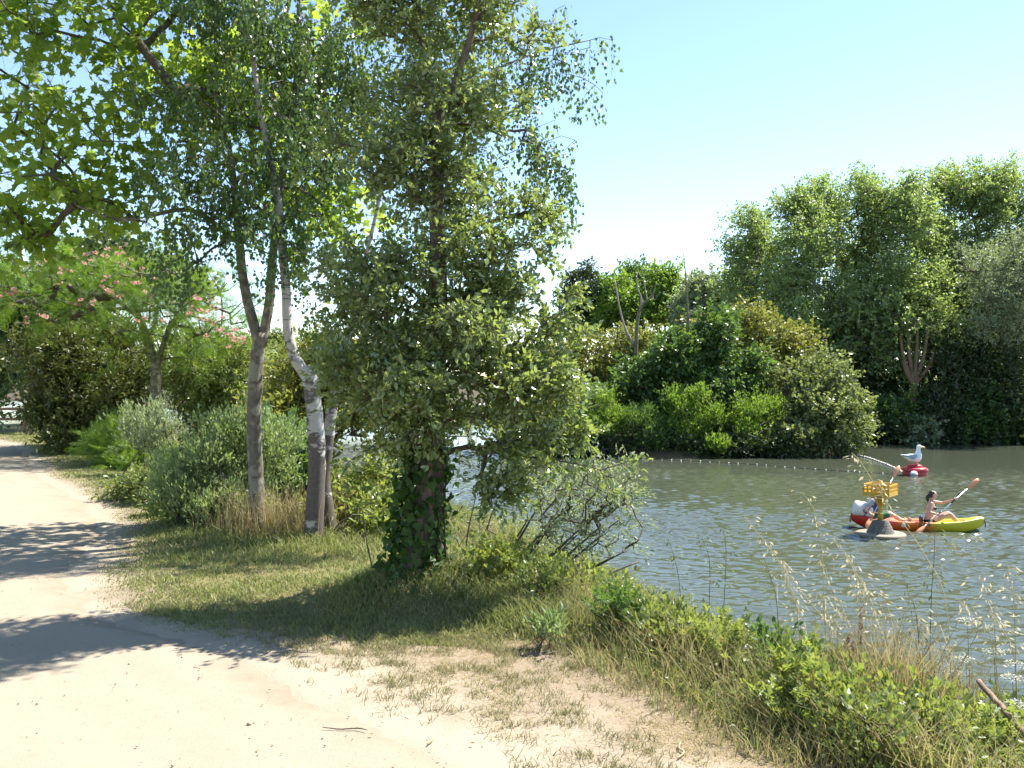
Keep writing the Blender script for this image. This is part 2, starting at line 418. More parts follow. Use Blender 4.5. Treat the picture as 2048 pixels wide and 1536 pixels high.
def water_material():
    m, n, b, out = mat_new('lake_water')
    co = objco(n)
    mp = N(n, 'ShaderNodeMapping'); mp.inputs['Scale'].default_value = (7, 14, 1); n.links.new(co, mp.inputs[0])
    b.inputs['Base Color'].default_value = (.062, .072, .048, 1)
    b.inputs['Roughness'].default_value = .09; b.inputs['IOR'].default_value = 1.6
    bump(n, noise(n, 1.0, 2, .5, mp.outputs[0]).outputs[0], .5, .01, b)
    return m
M['water'] = water_material()
def build_water():
    rng = rg(150)
    ys = np.concatenate((np.arange(9, 30, .055), np.arange(30, 54, .11), np.arange(54, 64, .3)))
    u = np.linspace(-1, 1, 560)
    Y = np.repeat(ys[:, None], len(u), 1); X = u[None] * (ys[:, None] * .64 + .5) + ys[:, None] * .02
    Z = np.zeros_like(X)
    for k in range(44):
        lam = .18 * 3.8 ** rng.random(); a = rng.normal() * .55 + .12; kx, ky = math.sin(a) * 2 * np.pi / lam, math.cos(a) * 2 * np.pi / lam
        Z += WAVE * lam / 44 ** .5 * np.sin(kx * X + ky * Y + rng.random() * 6.28 + .8 * np.sin(.9 * X + .5 * Y + k))
    gust = .45 + .75 * vnoise(X + 60, Y * .6 + 10, 3.2, 21) * (.55 + .9 * vnoise(X + 60, Y + 10, .9, 22))
    calm = 1 - .93 * sstep((X + 1) / 5) * sstep((Y + 5 * (vnoise(X + 60, Y, 5, 23) - .5) - 39.5) / 6)
    Z *= gust * calm * sstep((1 - np.abs(u[None])) / .06) * sstep((63 - Y) / 8)
    xl = np.full((len(ys), 1), -900.0); P = np.stack((np.concatenate((xl, X, -xl), 1), np.concatenate((Y[:, :1], Y, Y[:, :1]), 1), np.concatenate((xl * 0, Z, xl * 0), 1) + WATER), -1)
    e0 = P[:1].copy(); e0[..., 1] = -60; e0[..., 2] = WATER; e1 = P[-1:].copy(); e1[..., 1] = 900; e1[..., 2] = WATER
    tag(link('water', grid_mesh('water', np.concatenate((e0, P, e1))), M['water']), kind='structure')

def far_land():
    sh = np.array([(900, -20), (120, 20), (70, 50), (48, 58.5), (36, 60), (24, 61), (18.5, 62.5), (16.5, 68), (10, 80), (-2, 86), (-30, 100), (-70, 150), (-160, 190), (-900, 220)], float)
    sh = catmull(sh, 8)
    out = sh.copy(); c = np.array((0, -200.0)); rows = []
    for k, (ex, z) in enumerate(((-.006, -3.3), (.004, -2.5), (.02, -2.0), (.12, -1.6), (.5, -1.2), (3, -1.0), (9, -1.0))):
        p = c + (sh - c) * (1 + ex); rows.append(np.column_stack((p, np.full(len(p), z))))
    tag(link('far_bank', grid_mesh('far_bank', np.array(rows)), M['mud']), kind='structure')
    th = np.linspace(0, 2 * np.pi, 60); rows = []
    for f, z in ((1.08, -3.4), (1.0, -2.66), (.93, -2.35), (.7, -2.0), (.3, -1.8), (.0, -1.8)):
        rr = f * (1 + .06 * np.sin(3 * th + 1) + .04 * np.sin(7 * th))
        rows.append(np.stack((9.0 + 11.2 * rr * np.cos(th), 55.5 + 6.4 * rr * np.sin(th), np.full_like(th, z)), -1))
    tag(link('island', grid_mesh('island', np.array(rows)), M['mud']), kind='structure')
far_land(); build_water()

# ------------------------------------------------------------------ plants: growth of limbs towards leaf clumps
def grow(trunks, att, step, rng, droop=0.0):
    n0 = sum(len(t) for t in trunks); cap = n0 + len(att) * 14 + 10
    P = np.zeros((cap, 3)); par = np.full(cap, -1); n = 0
    for t in trunks:
        for i, p in enumerate(t):
            P[n] = p; par[n] = n - 1 if i else -1; n += 1
    nt_ = n
    d0 = np.min(np.linalg.norm(att[:, None] - P[None, :nt_], axis=2), axis=1)
    tips = np.zeros(len(att), int)
    for a in np.argsort(d0):
        p = att[a]; d = np.linalg.norm(P[:n] - p, axis=1)
        cost = d + .7 * np.maximum(0, P[:n, 2] - p[2] + .1 * d)
        j = int(np.argmin(cost)); L = d[j]
        k = int(min(12, max(1, math.ceil(L / step))))
        s = P[j]; mid = (s + p) / 2 + np.array((0, 0, .16 * L)) + rng.normal(size=3) * L * .07
        q = j
        for i in range(1, k + 1):
            t = i / k
            P[n] = (1 - t) ** 2 * s + 2 * t * (1 - t) * mid + t * t * p + (rng.normal(size=3) * L * .02 if i < k else 0)
            par[n] = q; q = n; n += 1
        tips[a] = q
    P = P[:n]; par = par[:n]
    wgt = np.zeros(n); np.add.at(wgt, tips, 1)
    for i in range(n - 1, nt_ - 1, -1):
        if par[i] >= 0: wgt[par[i]] += wgt[i]
    return P, par, wgt, tips, nt_

def ell_points(blobs, n, rng, shell=.6):
    vol = np.array([b[1][0] * b[1][1] * b[1][2] for b in blobs]) ** .8
    cnt = np.maximum(2, (vol / vol.sum() * n).astype(int)); out = []
    for (c, r), k in zip(blobs, cnt):
        v = unit(rng.normal(size=(k, 3))); rad = rng.random(k) ** (1 / 3 * (1 - shell) + .12 * shell)
        rad *= 1 + .1 * rng.normal(size=k)
        out.append(np.array(c) + v * rad[:, None] * np.array(r))
    return np.vstack(out)

def clumps(blobs, k, rng):
    out = []
    for c, r in blobs:
        c = np.array(c); r = np.array(r); out.append((c, r * .6))
        for v in unit(rng.normal(size=(k, 3))): out.append((c + v * r * rng.uniform(.55, .92), r * rng.uniform(.22, .42)))
    return out

def B(x, y, d, rx, ry, rd):
    return (px(x, y, d), (rx / F * d, rd, ry / F * d))

def plant(name, label, cat, base, trunks, blobs, natt, L, size, T, leafm, barkm, rng, group=None, step=.25, spread=.16, droop=0.0,
          up=.6, twig=.004, shell=.6, sep=0, key=None, minz=None, sides=4, hang=0.0, trunk_sides=12, rough=.03, extra=None, upright=0.0,
          trunk_name='trunk', crown_name='crown', cull=None, per=8, sag=.12, fine=False, clump=0):
    """trunks: [(points, radii)], blobs: world ellipsoids that hold the leaf clumps"""
    base = np.array(base, float)
    o = thing(name, label, cat, tuple(base), 0, group)
    sm = [catmull(t, 5) for t, r in trunks]
    for (t, r), s in zip(trunks, sm):
        rr = np.interp(np.linspace(0, 1, len(s)), np.linspace(0, 1, len(r)), r)
        v, l, tt = sweep(s - base, rr, trunk_sides, rough, rng)
        link(trunk_name, mesh_np(trunk_name, v, l, tt), barkm[0], o, True)
    if clump: blobs = clumps(blobs, clump, rng)
    att = ell_points(blobs, natt, rng, shell)
    if extra is not None: att = np.vstack((att, extra))
    if minz is not None:
        lo = minz(att[:, 0], att[:, 1]) if callable(minz) else minz
        att[:, 2] = np.maximum(att[:, 2], lo + rng.random(len(att)) * .25)
    P, par, wgt, tips, n0 = grow(sm, att, step, rng)
    i = np.arange(n0, len(P)); pi = par[i]
    r1 = twig * np.maximum(wgt[i], 1) ** .5; r0 = np.where(pi < n0, r1 * 1.25, twig * np.maximum(wgt[pi], 1) ** .5)
    r0 = np.minimum(r0, r1 * 1.6)
    v, l, tt = tubes((P[pi] - base, P[i] - base, r0, r1), sides)
    tag(link('branches', mesh_np('branches', v, l, tt), barkm[-1], o, True), kind='stuff')
    tipd = unit(P[tips] - P[par[tips]])
    n = len(att) * L; ntw = max(1, L // per); A_ = np.repeat(np.arange(len(att)), ntw); m_ = len(A_)
    tdir = unit(tipd[A_] * .6 + rng.normal(size=(m_, 3)) * .62 + np.array((0, 0, upright - droop)))
    tst = P[tips][A_] - tipd[A_] * (rng.random(m_) * spread * .6)[:, None] + rng.normal(size=(m_, 3)) * spread * .1
    tlen = spread * rng.uniform(.9, 2.1, m_)
    a = np.repeat(np.arange(len(att)), L); tw = a * ntw + np.tile(np.arange(L) % ntw, len(att)); td = tdir[tw]
    tt_ = rng.random(n) ** .8
    pos = tst[tw] + td * (tt_ * tlen[tw])[:, None] + np.array((0, 0, -1.0)) * (tt_ ** 2 * tlen[tw] * sag)[:, None] + rng.normal(size=(n, 3)) * spread * .09
    if fine:
        p1 = tst + tdir * tlen[:, None] * .55 + np.array((0, 0, -1.0)) * (.3 * tlen * sag)[:, None]; p2 = tst + tdir * tlen[:, None] + np.array((0, 0, -1.0)) * (tlen * sag)[:, None]
        tr_ = np.full(m_, twig * .55)
        tag(link('twigs', mesh_np('twigs', *tubes((np.vstack((tst, p1)) - base, np.vstack((p1, p2)) - base, np.concatenate((tr_, tr_ * .8)), np.concatenate((tr_ * .8, tr_ * .5))), 3)), barkm[-1], o), kind='stuff')
    segs = None
    if hang:
        hl = rng.uniform(.35, 1.0, len(att)) * hang; t = rng.random(n)
        sway = rng.normal(size=(len(att), 3)) * .18 * hl[:, None]; sway[:, 2] = 0
        pos = P[tips][a] + sway[a] * t[:, None] + rng.normal(size=(n, 3)) * spread * .22; pos[:, 2] -= hl[a] * t
        p0 = P[tips]; p1 = p0 + sway; p1[:, 2] -= hl
        v, l, tt = tubes((p0 - base, p1 - base, np.full(len(p0), twig * .8), np.full(len(p0), twig * .4)), 3)
        tag(link('hanging_twigs', mesh_np('hanging_twigs', v, l, tt), barkm[-1], o), kind='stuff')
    axis = unit(td * .75 + rng.normal(size=(n, 3)) * .5 + np.array((0, 0, upright - droop * 1.2)))
    nrm = rng.normal(size=(n, 3)) + np.array((0, 0, up))
    sz = size * rng.uniform(.65, 1.2, n)
    keep = np.ones(n, bool)
    if minz is not None: keep &= pos[:, 2] > ((minz(pos[:, 0], pos[:, 1]) if callable(minz) else minz) - .03)
    if cull is not None: keep &= cull(pos)
    pos, axis, nrm, sz = pos[keep], axis[keep], nrm[keep], sz[keep]
    if sep:
        dist = np.linalg.norm(pos - np.array((0, 0, EYE)), axis=1)
        qx = 1024 + pos[:, 0] / pos[:, 1] * F; qy = HZ - (pos[:, 2] - EYE) / pos[:, 1] * F
        dist = np.where((qx > 0) & (qx < 2048) & (qy > 0) & (qy < 1536), dist, 1e6)
        od = np.argsort(dist); f, g = od[:sep], od[sep:]
        single_leaves('leaf', pos[f], axis[f], nrm[f], sz[f], T, key or leafm.name, leafm, o, base, rng)
        pos, axis, nrm, sz = pos[g], axis[g], nrm[g], sz[g]
    tag(link(crown_name, leaf_mesh(crown_name, pos, axis, nrm, sz, T, rng, base), leafm, o), kind='stuff')
    return o


# ------------------------------------------------------------------ near trees
# glossy small-leaved tree with ivy at its foot
def oak():
    rng = rg(1)
    b = on_ground(-.70, 6.62, -.05)
    tr = [b, px(842, 1080, 6.62), px(860, 960, 6.6), px(868, 800, 6.6), px(876, 600, 6.6), px(874, 420, 6.6), px(872, 260, 6.6), px(868, 200, 6.6)]
    fork = [px(876, 250, 6.6), px(905, 180, 6.58), px(945, 60, 6.55), px(965, -60, 6.5)]
    fork2 = [px(870, 215, 6.62), px(850, 120, 6.7), px(835, 0, 6.75), px(825, -120, 6.8)]
    second = [b + np.array((.14, .05, 0)), px(872, 1090, 6.7), px(876, 960, 6.7), px(872, 860, 6.66)]
    bl = [B(860, -170, 6.6, 170, 140, 0.50), B(855, 20, 6.6, 240, 115, 0.58), B(850, 200, 6.6, 210, 125, 0.58), B(855, 370, 6.6, 190, 115, 0.61), B(880, 540, 6.5, 235, 120, 0.68), B(720, 620, 6.5, 80, 90, 0.36), B(1010, 600, 6.45, 90, 90, 0.36), B(730, 760, 6.4, 80, 80, 0.36), B(1030, 740, 6.4, 100, 90, 0.36), 
          B(900, 690, 6.45, 250, 120, 0.72), B(945, 795, 6.45, 235, 95, 0.68), B(790, 850, 6.5, 95, 70, 0.36), B(1040, 905, 6.35, 115, 65, 0.32), B(1110, 770, 6.4, 60, 60, 0.22), B(1115, 870, 6.35, 65, 45, 0.22), B(1000, 975, 6.3, 50, 45, 0.18),
          B(1120, 640, 6.5, 60, 60, 0.22), B(1090, 470, 6.6, 40, 70, 0.22)]
    ex = np.vstack([px(x, y, d) for x, y, d in ((1170, 930, 6.3), (1250, 925, 6.3), (1150, 760, 6.4), (1175, 790, 6.4), (1130, 590, 6.5), (1140, 680, 6.5), (1100, 520, 6.5), (1165, 850, 6.3),
                                                (1075, 300, 6.6), (640, 330, 6.6), (600, 340, 6.5), (640, 640, 6.4), (655, 760, 6.3), (1080, 420, 6.6), (1200, 940, 6.3), (1220, 980, 6.3), (690, 930, 6.4))])
    plant('small_leaved_tree', 'tall bushy tree with small glossy leaves and ivy round its foot, nearest the camera', 'tree', b,
          [(tr, [.17, .125, .1, .085, .07, .055, .048, .04]), (fork, [.035, .03, .024, .018]), (fork2, [.032, .026, .02, .015]), (second, [.07, .058, .05, .03])],
          bl, 1230, 46, .05, OVAL, M['oak_leaf'], (M['oak_bark'], M['twig']), rng, step=.2, spread=.115, up=.6, twig=.0026, sep=300, extra=ex, shell=.4, droop=.02, fine=True, clump=7, per=9, sides=5, trunk_sides=14)
oak()

def ivy():
    rng = rg(2)
    n = 1900
    t = rng.random(n) ** 1.3
    y = 1195 - t * 330
    ph = rng.uniform(0, 2 * np.pi, n)
    r = .135 + .06 * (1 - t) + rng.normal(size=n) * .05 + .95 * np.maximum(0, .2 - t)
    c = np.array([px(842 + 22 * tt, yy, 6.64) for tt, yy in zip(t, y)])
    pos = c + np.stack((r * np.cos(ph) - .05, r * np.sin(ph), rng.normal(size=n) * .05), -1)
    base = on_ground(-.7, 6.62)
    o = thing('ivy', 'dark green ivy climbing the foot of the tall bushy tree', 'ivy', tuple(base))
    out = np.stack((np.cos(ph), np.sin(ph), np.full(n, .5)), -1)
    ax = unit(np.stack((rng.normal(size=n) * .5, rng.normal(size=n) * .5, -.7 + rng.normal(size=n) * .4), -1))
    nr = out + rng.normal(size=(n, 3)) * .45; sz = rng.uniform(.035, .085, n)
    od = np.argsort(pos[:, 1]); f, g = od[:300], od[300:]
    single_leaves('leaf', pos[f], ax[f], nr[f], sz[f], IVYL, 'ivy', M['ivy_leaf'], o, base, rng)
    tag(link('foliage', leaf_mesh('foliage', pos[g], ax[g], nr[g], sz[g], IVYL, rng, base), M['ivy_leaf'], o), kind='stuff')
    st = []
    for k in range(9):
        a = k * .7; pts = [px(842 + 22 * q + 3 * math.sin(k + q * 9), 1195 - q * 330, 6.64) + np.array((math.cos(a) * (.17 - .06 * q), math.sin(a) * (.17 - .06 * q), 0)) - base for q in np.linspace(0, 1, 9)]
        st.append(sweep(pts, np.linspace(.012, .004, 9), 5))
    link('stems', mesh_np('stems', *merge(st)), M['twig'], o, True)
ivy()

# plane tree with forked trunk
def plane_tree():
    rng = rg(3)
    b = on_ground(*px(513, 1078, 9.0)[:2], -.05)
    tr = [b, px(513, 980, 9.0), px(508, 850, 9.0), px(512, 740, 9.0), px(521, 665, 9.0)]
    f1 = [px(519, 690, 9.0), px(497, 610, 9.0), px(484, 540, 9.0), px(474, 430, 8.95), px(458, 300, 8.9), px(420, 150, 8.8)]
    f2 = [px(523, 690, 9.0), px(538, 610, 9.02), px(545, 520, 9.05), px(560, 380, 9.1), px(590, 200, 9.2), px(600, -50, 9.3)]
    l1 = [px(470, 480, 8.95), px(380, 420, 8.6), px(250, 440, 8.3), px(150, 410, 8.1)]
    bl = [B(140, 60, 8.3, 240, 130, 1.2), B(100, 250, 8.2, 170, 110, 1.1), B(80, 380, 8.1, 140, 55, .9), B(360, 60, 9.2, 240, 170, 1.4), B(330, 260, 9.2, 190, 150, 1.2),
          B(600, 120, 10.2, 230, 220, 1.0), B(640, 380, 10.2, 150, 140, .9), B(-150, 200, 8.4, 150, 250, 1.3), B(300, -200, 9.2, 400, 150, 1.8), B(230, 410, 8.6, 140, 45, .8), B(50, 460, 8.0, 70, 25, .4),
          B(560, 350, 9.8, 160, 150, .7)]
    plant('plane_tree', 'broad-leaved tree whose mottled grey trunk forks in two at head height', 'tree', b,
          [(tr, [.1, .078, .072, .07, .07]), (f1, [.056, .05, .045, .04, .031, .02]), (f2, [.053, .048, .045, .042, .033, .02]), (l1, [.028, .022, .016, .01])],
          bl, 540, 17, .102, PLANEL, M['plane_leaf'], (M['plane_bark'], M['twig']), rng, step=.3, spread=.26, up=.9, twig=.0036, sep=300, shell=.3, droop=.25, sides=5, clump=6, fine=True, per=4)
plane_tree()

def birch():
    rng = rg(4)
    b = on_ground(*px(625, 1095, 8.7)[:2], -.05)
    d = 8.75
    tr = [b, px(632, 980, 8.7), px(634, 900, 8.72), px(628, 820, 8.74), px(622, 765, d), px(612, 748, d), px(590, 715, d), px(576, 660, d), px(572, 580, d), px(563, 480, d), px(556, 400, d), px(536, 300, d), px(519, 210, d), px(508, 130, d), px(500, 40, d), px(490, -90, d)]
    stub = [px(618, 775, 8.74), px(624, 755, 8.74), px(628, 740, 8.73)]
    s2 = [b + np.array((.13, .3, 0)), px(648, 970, 9.0), px(654, 900, 9.0), px(664, 820, 9.02), px(684, 730, 9.05), px(706, 640, 9.1), px(740, 480, 9.2), px(800, 250, 9.3), px(880, 60, 9.4), px(950, -60, 9.4)]
    arm = [px(800, 250, 9.3), px(930, 170, 9.2), px(1060, 110, 9.1), px(1180, 80, 9.0)]
    bl = [B(480, 30, 8.6, 190, 120, .9), B(430, 180, 8.4, 160, 120, .8), B(330, 330, 8.2, 90, 70, .6), B(430, 330, 8.3, 150, 90, .8), B(380, 430, 8.1, 110, 70, .7), B(500, 440, 8.4, 150, 90, .7), B(620, 300, 8.8, 140, 160, .7),
          B(350, 520, 8.0, 80, 40, .45), B(620, 470, 8.9, 90, 80, .5), B(700, 100, 9.2, 250, 160, .8), B(930, 100, 9.2, 170, 150, .6), B(960, 300, 9.2, 110, 130, .5), B(800, 500, 9.3, 150, 120, .5),
          B(500, -170, 8.7, 300, 130, 1.2), B(600, 130, 9.0, 120, 120, .7), B(560, 30, 8.9, 120, 90, .7), B(640, 230, 9.0, 110, 110, .6), B(1080, 280, 9.1, 40, 50, .3), B(1120, 340, 9.0, 35, 50, .25), B(1090, 120, 9.0, 70, 50, .3), B(650, 640, 8.9, 50, 60, .4)]
    ex = np.vstack([px(x, y, 9.0) for x, y in ((1200, 75), (1225, 80), (1180, 95), (1150, 60), (1190, 170), (1170, 190), (1205, 185), (1140, 130), (1150, 280), (1130, 300), (1140, 350), (1120, 380), (1150, 390),
                                                (1110, 20), (1130, 10), (1100, 60), (600, 560), (612, 600), (660, 700), (1145, 420), (310, 540), (330, 560), (1160, 100), (1110, 240))])
    plant('birch_tree', 'crooked birch with peeling white bark in two stems and small drooping leaves', 'tree', b,
          [(tr, [.1, .086, .083, .08, .079, .066, .055, .05, .045, .042, .038, .034, .03, .026, .02, .014]), (stub, [.085, .07, .045]), (s2, [.08, .066, .06, .055, .046, .034, .02, .014, .01, .007]), (arm, [.022, .016, .011, .006])],
          bl, 1250, 27, .054, BIRCHL, M['birch_leaf'], (M['birch_bark'], M['twig']), rng, step=.25, spread=.16, up=.2, twig=.002, sep=300, extra=ex, hang=.45, droop=1.0, shell=.3, clump=5, sides=4, trunk_sides=14)
birch()

def silk_tree():
    rng = rg(5)
    b = on_ground(*px(310, 918, 18)[:2], -.05)
    d = 18.0
    tr = [b, px(308, 850, d), px(311, 780, d), px(313, 720, d)]
    f1 = [px(312, 730, d), px(300, 690, d), px(280, 640, d), px(220, 590, 17.8)]
    f2 = [px(314, 730, d), px(330, 680, d), px(350, 640, d), px(420, 610, d)]
    bl = [B(90, 560, 17.8, 170, 60, 1.8), B(60, 610, 17.3, 120, 45, 1.2), B(260, 560, 18, 190, 60, 2.0), B(400, 610, 18, 110, 60, 1.6), B(450, 660, 17.6, 60, 35, .8), B(290, 640, 17.4, 90, 40, .7), B(330, 690, 17.8, 90, 30, .6), B(-80, 580, 18, 120, 60, 1.6)]
    o = plant('silk_tree', 'flat-topped feathery tree dotted with pink flowers over the path', 'tree', b,
              [(tr, [.15, .12, .105, .1]), (f1, [.075, .06, .05, .035]), (f2, [.07, .055, .045, .03])], bl, 420, 9, .3, FROND, M['silk_leaf'], (M['lichen_bark'], M['twig']), rng,
              step=.5, spread=.35, up=2.2, twig=.007, shell=.3, droop=.15)
    v, f = [], []
    for k in range(26):
        dd = Vector(rng.normal(size=3)); dd.z = abs(dd.z) * .8 + .1; dd.normalize(); s = dd.orthogonal().normalized() * .16
        i = len(v); v += [tuple(-s * .2), tuple(dd + s), tuple(dd - s)]; f.append((i, i + 1, i + 2))
    me = bpy.data.meshes.new('flower'); me.from_pydata(v, [], f); me.materials.append(M['silk_flower'])
    spots = [(x + rng.normal() * 14, y + rng.normal() * 9) for x, y in ((30, 545), (60, 530), (110, 535), (150, 510), (180, 520), (230, 515), (250, 530), (280, 545), (120, 560), (70, 640), (80, 630), (200, 560), (215, 575), (230, 590), (190, 600), (265, 570), (430, 625), (450, 640), (470, 655),
                                                                       (440, 680), (480, 660), (420, 610), (160, 605), (330, 640), (280, 640), (250, 500), (40, 580), (15, 600), (300, 590), (400, 640), (465, 685), (490, 680), (100, 520), (285, 560), (230, 500), (380, 600)) for _ in range(3)]
    for x, y in spots:
        p = px(x, y, 16.6 + rng.normal() * .35) - b
        f_ = bpy.data.objects.new('flower', me); COL.objects.link(f_); f_.parent = o; f_.location = p; s = rng.uniform(.045, .08); f_.scale = (s, s, s); f_.rotation_euler = (rng.normal() * .3, rng.normal() * .3, rng.random() * 6)
silk_tree()

# ------------------------------------------------------------------ shrubs and trees further off
DENS = 2.1
gz = lambda x, y: height(x, y)
def shrub(name, label, base, blobs, natt, L, size, T, lm, seed, nst=5, group=None, cat='bush', r0=.03, wood='twig', **kw):
    natt = int(natt * DENS); size *= 1.12; rng = rg(seed); base = np.array(base, float); c = np.mean([np.array(b[0]) for b in blobs], 0)
    trunks = []
    for k in range(nst):
        e = np.array(blobs[k % len(blobs)][0]) + rng.normal(size=3) * np.array(blobs[k % len(blobs)][1]) * .3
        s = base + np.array((rng.normal() * .12, rng.normal() * .12, 0)) * (1 + 2 * r0 / .03 * .3)
        e = s + (e - s) * .7; m = (s + e) / 2 + np.array((0, 0, .12)) * np.linalg.norm(e - s)
        trunks.append(([s, m, e], [r0, r0 * .7, r0 * .35]))
    return plant(name, label, cat, base, trunks, blobs, natt, L, size, T, lm, (M[wood], M[wood]), rng, group, trunk_name='stem', crown_name='foliage', trunk_sides=6, **{'clump': 9, **kw})

g1 = 'shrubs along the right side of the path'
shrub('laurel_bush', 'big dark rounded bush at the far bend of the path', on_ground(*px(190, 905, 20.5)[:2]),
      [B(170, 750, 20.5, 105, 105, 2.2), B(110, 715, 20, 65, 70, 1.6), B(225, 800, 19.8, 65, 85, 1.3), B(120, 835, 20, 55, 55, 1.1), B(235, 720, 21, 60, 80, 1.4), B(160, 872, 19.6, 85, 35, 1)],
      800, 24, .13, NARROW, M['laurel_leaf'], 10, group=g1, step=.5, spread=.3, twig=.004, minz=gz, r0=.07)
shrub('willow_bush', 'olive green bush behind the pink-flowering tree and the forked trunk', on_ground(*px(420, 900, 20)[:2]),
      [B(400, 780, 20, 130, 100, 1.3), B(480, 730, 20, 120, 70, 1.2), B(370, 700, 20.5, 90, 60, 1.0), B(470, 830, 19.7, 150, 80, 1.1)],
      560, 24, .11, NARROW, M['pale_leaf'], 11, group=g1, step=.4, spread=.25, twig=.0035, minz=gz, r0=.05)
shrub('willow_bush', 'yellow-green bush seen between the forked trunk and the birch', on_ground(*px(610, 960, 13.5)[:2]),
      [B(590, 760, 13.5, 80, 90, 1.0), B(640, 740, 13.5, 70, 80, 1.0), B(600, 860, 13, 90, 90, 1.0), B(720, 800, 13.5, 90, 110, 1.0)],
      460, 24, .1, NARROW, M['olive_leaf'], 12, group=g1, step=.4, spread=.22, twig=.0035, minz=gz, r0=.05)
shrub('silvery_shrub', 'feathery silver-green shrub in front of the forked trunk', on_ground(*px(420, 1065, 9.6)[:2]),
      [B(400, 960, 9.7, 95, 80, .5), B(480, 930, 9.8, 90, 90, .5), B(440, 1010, 9.5, 110, 50, .5), B(350, 1000, 9.7, 50, 50, .35), B(560, 920, 10, 60, 90, .4), B(470, 870, 9.9, 70, 40, .4)],
      480, 26, .05, NARROW, M['sage_leaf'], 13, nst=12, group=g1, step=.2, spread=.16, twig=.0018, upright=.9, minz=gz, r0=.012, sep=100)
shrub('silvery_shrub', 'pale silvery sprigs rising beside the slender lichen-covered trunk', on_ground(*px(300, 935, 15)[:2]),
      [B(290, 880, 15, 35, 45, .3), B(270, 850, 15, 20, 30, .2), B(320, 870, 14.8, 30, 50, .3)],
      70, 24, .07, NARROW, M['silver_leaf'], 14, nst=8, group=g1, step=.25, spread=.22, twig=.003, upright=1.0, minz=gz, r0=.015)
shrub('mimosa_bush', 'bright green ferny bush low beside the path', on_ground(*px(255, 930, 16.8)[:2]),
      [B(235, 880, 16.8, 52, 18, .6), B(250, 905, 16.6, 50, 28, .5), B(270, 930, 16.3, 45, 25, .5)],
      130, 9, .24, FROND, M['bright_leaf'], 15, nst=5, group=g1, step=.3, spread=.25, twig=.003, minz=gz, r0=.02, up=1.6)
shrub('hedge_bush', 'low leafy bush edging the path in front of the ferny bush', on_ground(*px(320, 1010, 11.6)[:2]),
      [B(270, 975, 12, 50, 30, .4), B(320, 970, 11.5, 50, 45, .5), B(330, 1020, 10.6, 50, 30, .4), B(380, 1040, 10, 50, 35, .4)],
      200, 22, .05, OVAL, M['willow_leaf'], 16, nst=7, group=g1, step=.2, spread=.14, twig=.002, minz=gz, r0=.015)
shrub('leafy_undergrowth', 'sunlit yellow-green undergrowth between the birch and the ivy-clad trunk', on_ground(*px(725, 1080, 9.1)[:2]),
      [B(700, 1000, 9.6, 60, 60, .4), B(740, 1030, 9.2, 60, 50, .4), B(650, 1040, 9.5, 60, 50, .4), B(760, 960, 9.8, 50, 50, .4)],
      170, 20, .06, OVAL, M['bramble_leaf'], 17, nst=7, step=.2, spread=.16, twig=.002, minz=gz, r0=.01)
shrub('round_leaved_bush', 'small dark bush with round leaves just left of the birch stem', on_ground(*px(590, 1010, 10.4)[:2]),
      [B(590, 890, 10.6, 45, 60, .3), B(580, 950, 10.4, 50, 50, .3)], 60, 14, .1, IVYL, M['green_leaf'], 18, nst=5, step=.25, spread=.18, twig=.0025, minz=gz, r0=.015)

# leaning grey willow by the water
def leaning():
    rng = rg(19); b = on_ground(.1, 7.2, 0); tr = []
    for k in range(13):
        e = px(1060 + k * 17 + rng.normal() * 10, 1020 + 7 * k + rng.normal() * 18, 7.0 + rng.normal() * .25); s = px(965 + k * 8, 1165 + 2 * k, 7.15 + rng.normal() * .1)
        tr.append(([s, s * .55 + e * .45 + np.array((0, 0, -.04)), e], [.016, .012, .006]))
    bl = [B(1120, 1000, 7.0, 90, 55, .35), B(1190, 960, 7.0, 90, 50, .35), B(1200, 1060, 7.0, 80, 60, .3), B(1130, 1070, 7.1, 60, 50, .3), B(1250, 985, 7.0, 50, 40, .25)]
    plant('leaning_willow', 'grey-leaved willow whose bare stems lean out over the water', 'bush', b, tr, bl, 420, 11, .042, NARROW, M['silver_leaf'], (M['twig'], M['twig']), rng,
          step=.14, spread=.13, twig=.0022, trunk_sides=6, trunk_name='stem', crown_name='foliage', shell=.2)
    b = on_ground(-.15, 7.6, 0); tr = []
    for x0, y0, x1, y1, r in ((935, 1150, 990, 1010, .012), (930, 1160, 950, 1000, .008), (925, 1130, 900, 1030, .005), (940, 1140, 1000, 1060, .005), (960, 1100, 960, 1020, .005), (910, 1110, 940, 1060, .004)):
        s, e = px(x0, y0, 7.6), px(x1, y1, 7.6 + rng.normal() * .2); tr.append(([s, (s + e) / 2 + rng.normal(size=3) * .02, e], [r, r * .8, r * .5]))
    plant('bare_bush', 'leafless dark twigs standing beside the ivy-clad trunk before the water', 'bush', b, tr, [B(955, 1040, 7.6, 60, 50, .3)], 70, 1, .03, NARROW, M['silver_leaf'], (M['twig'], M['twig']), rng,
          step=.12, spread=.05, twig=.0014, trunk_sides=5, trunk_name='stem', crown_name='foliage')
leaning()

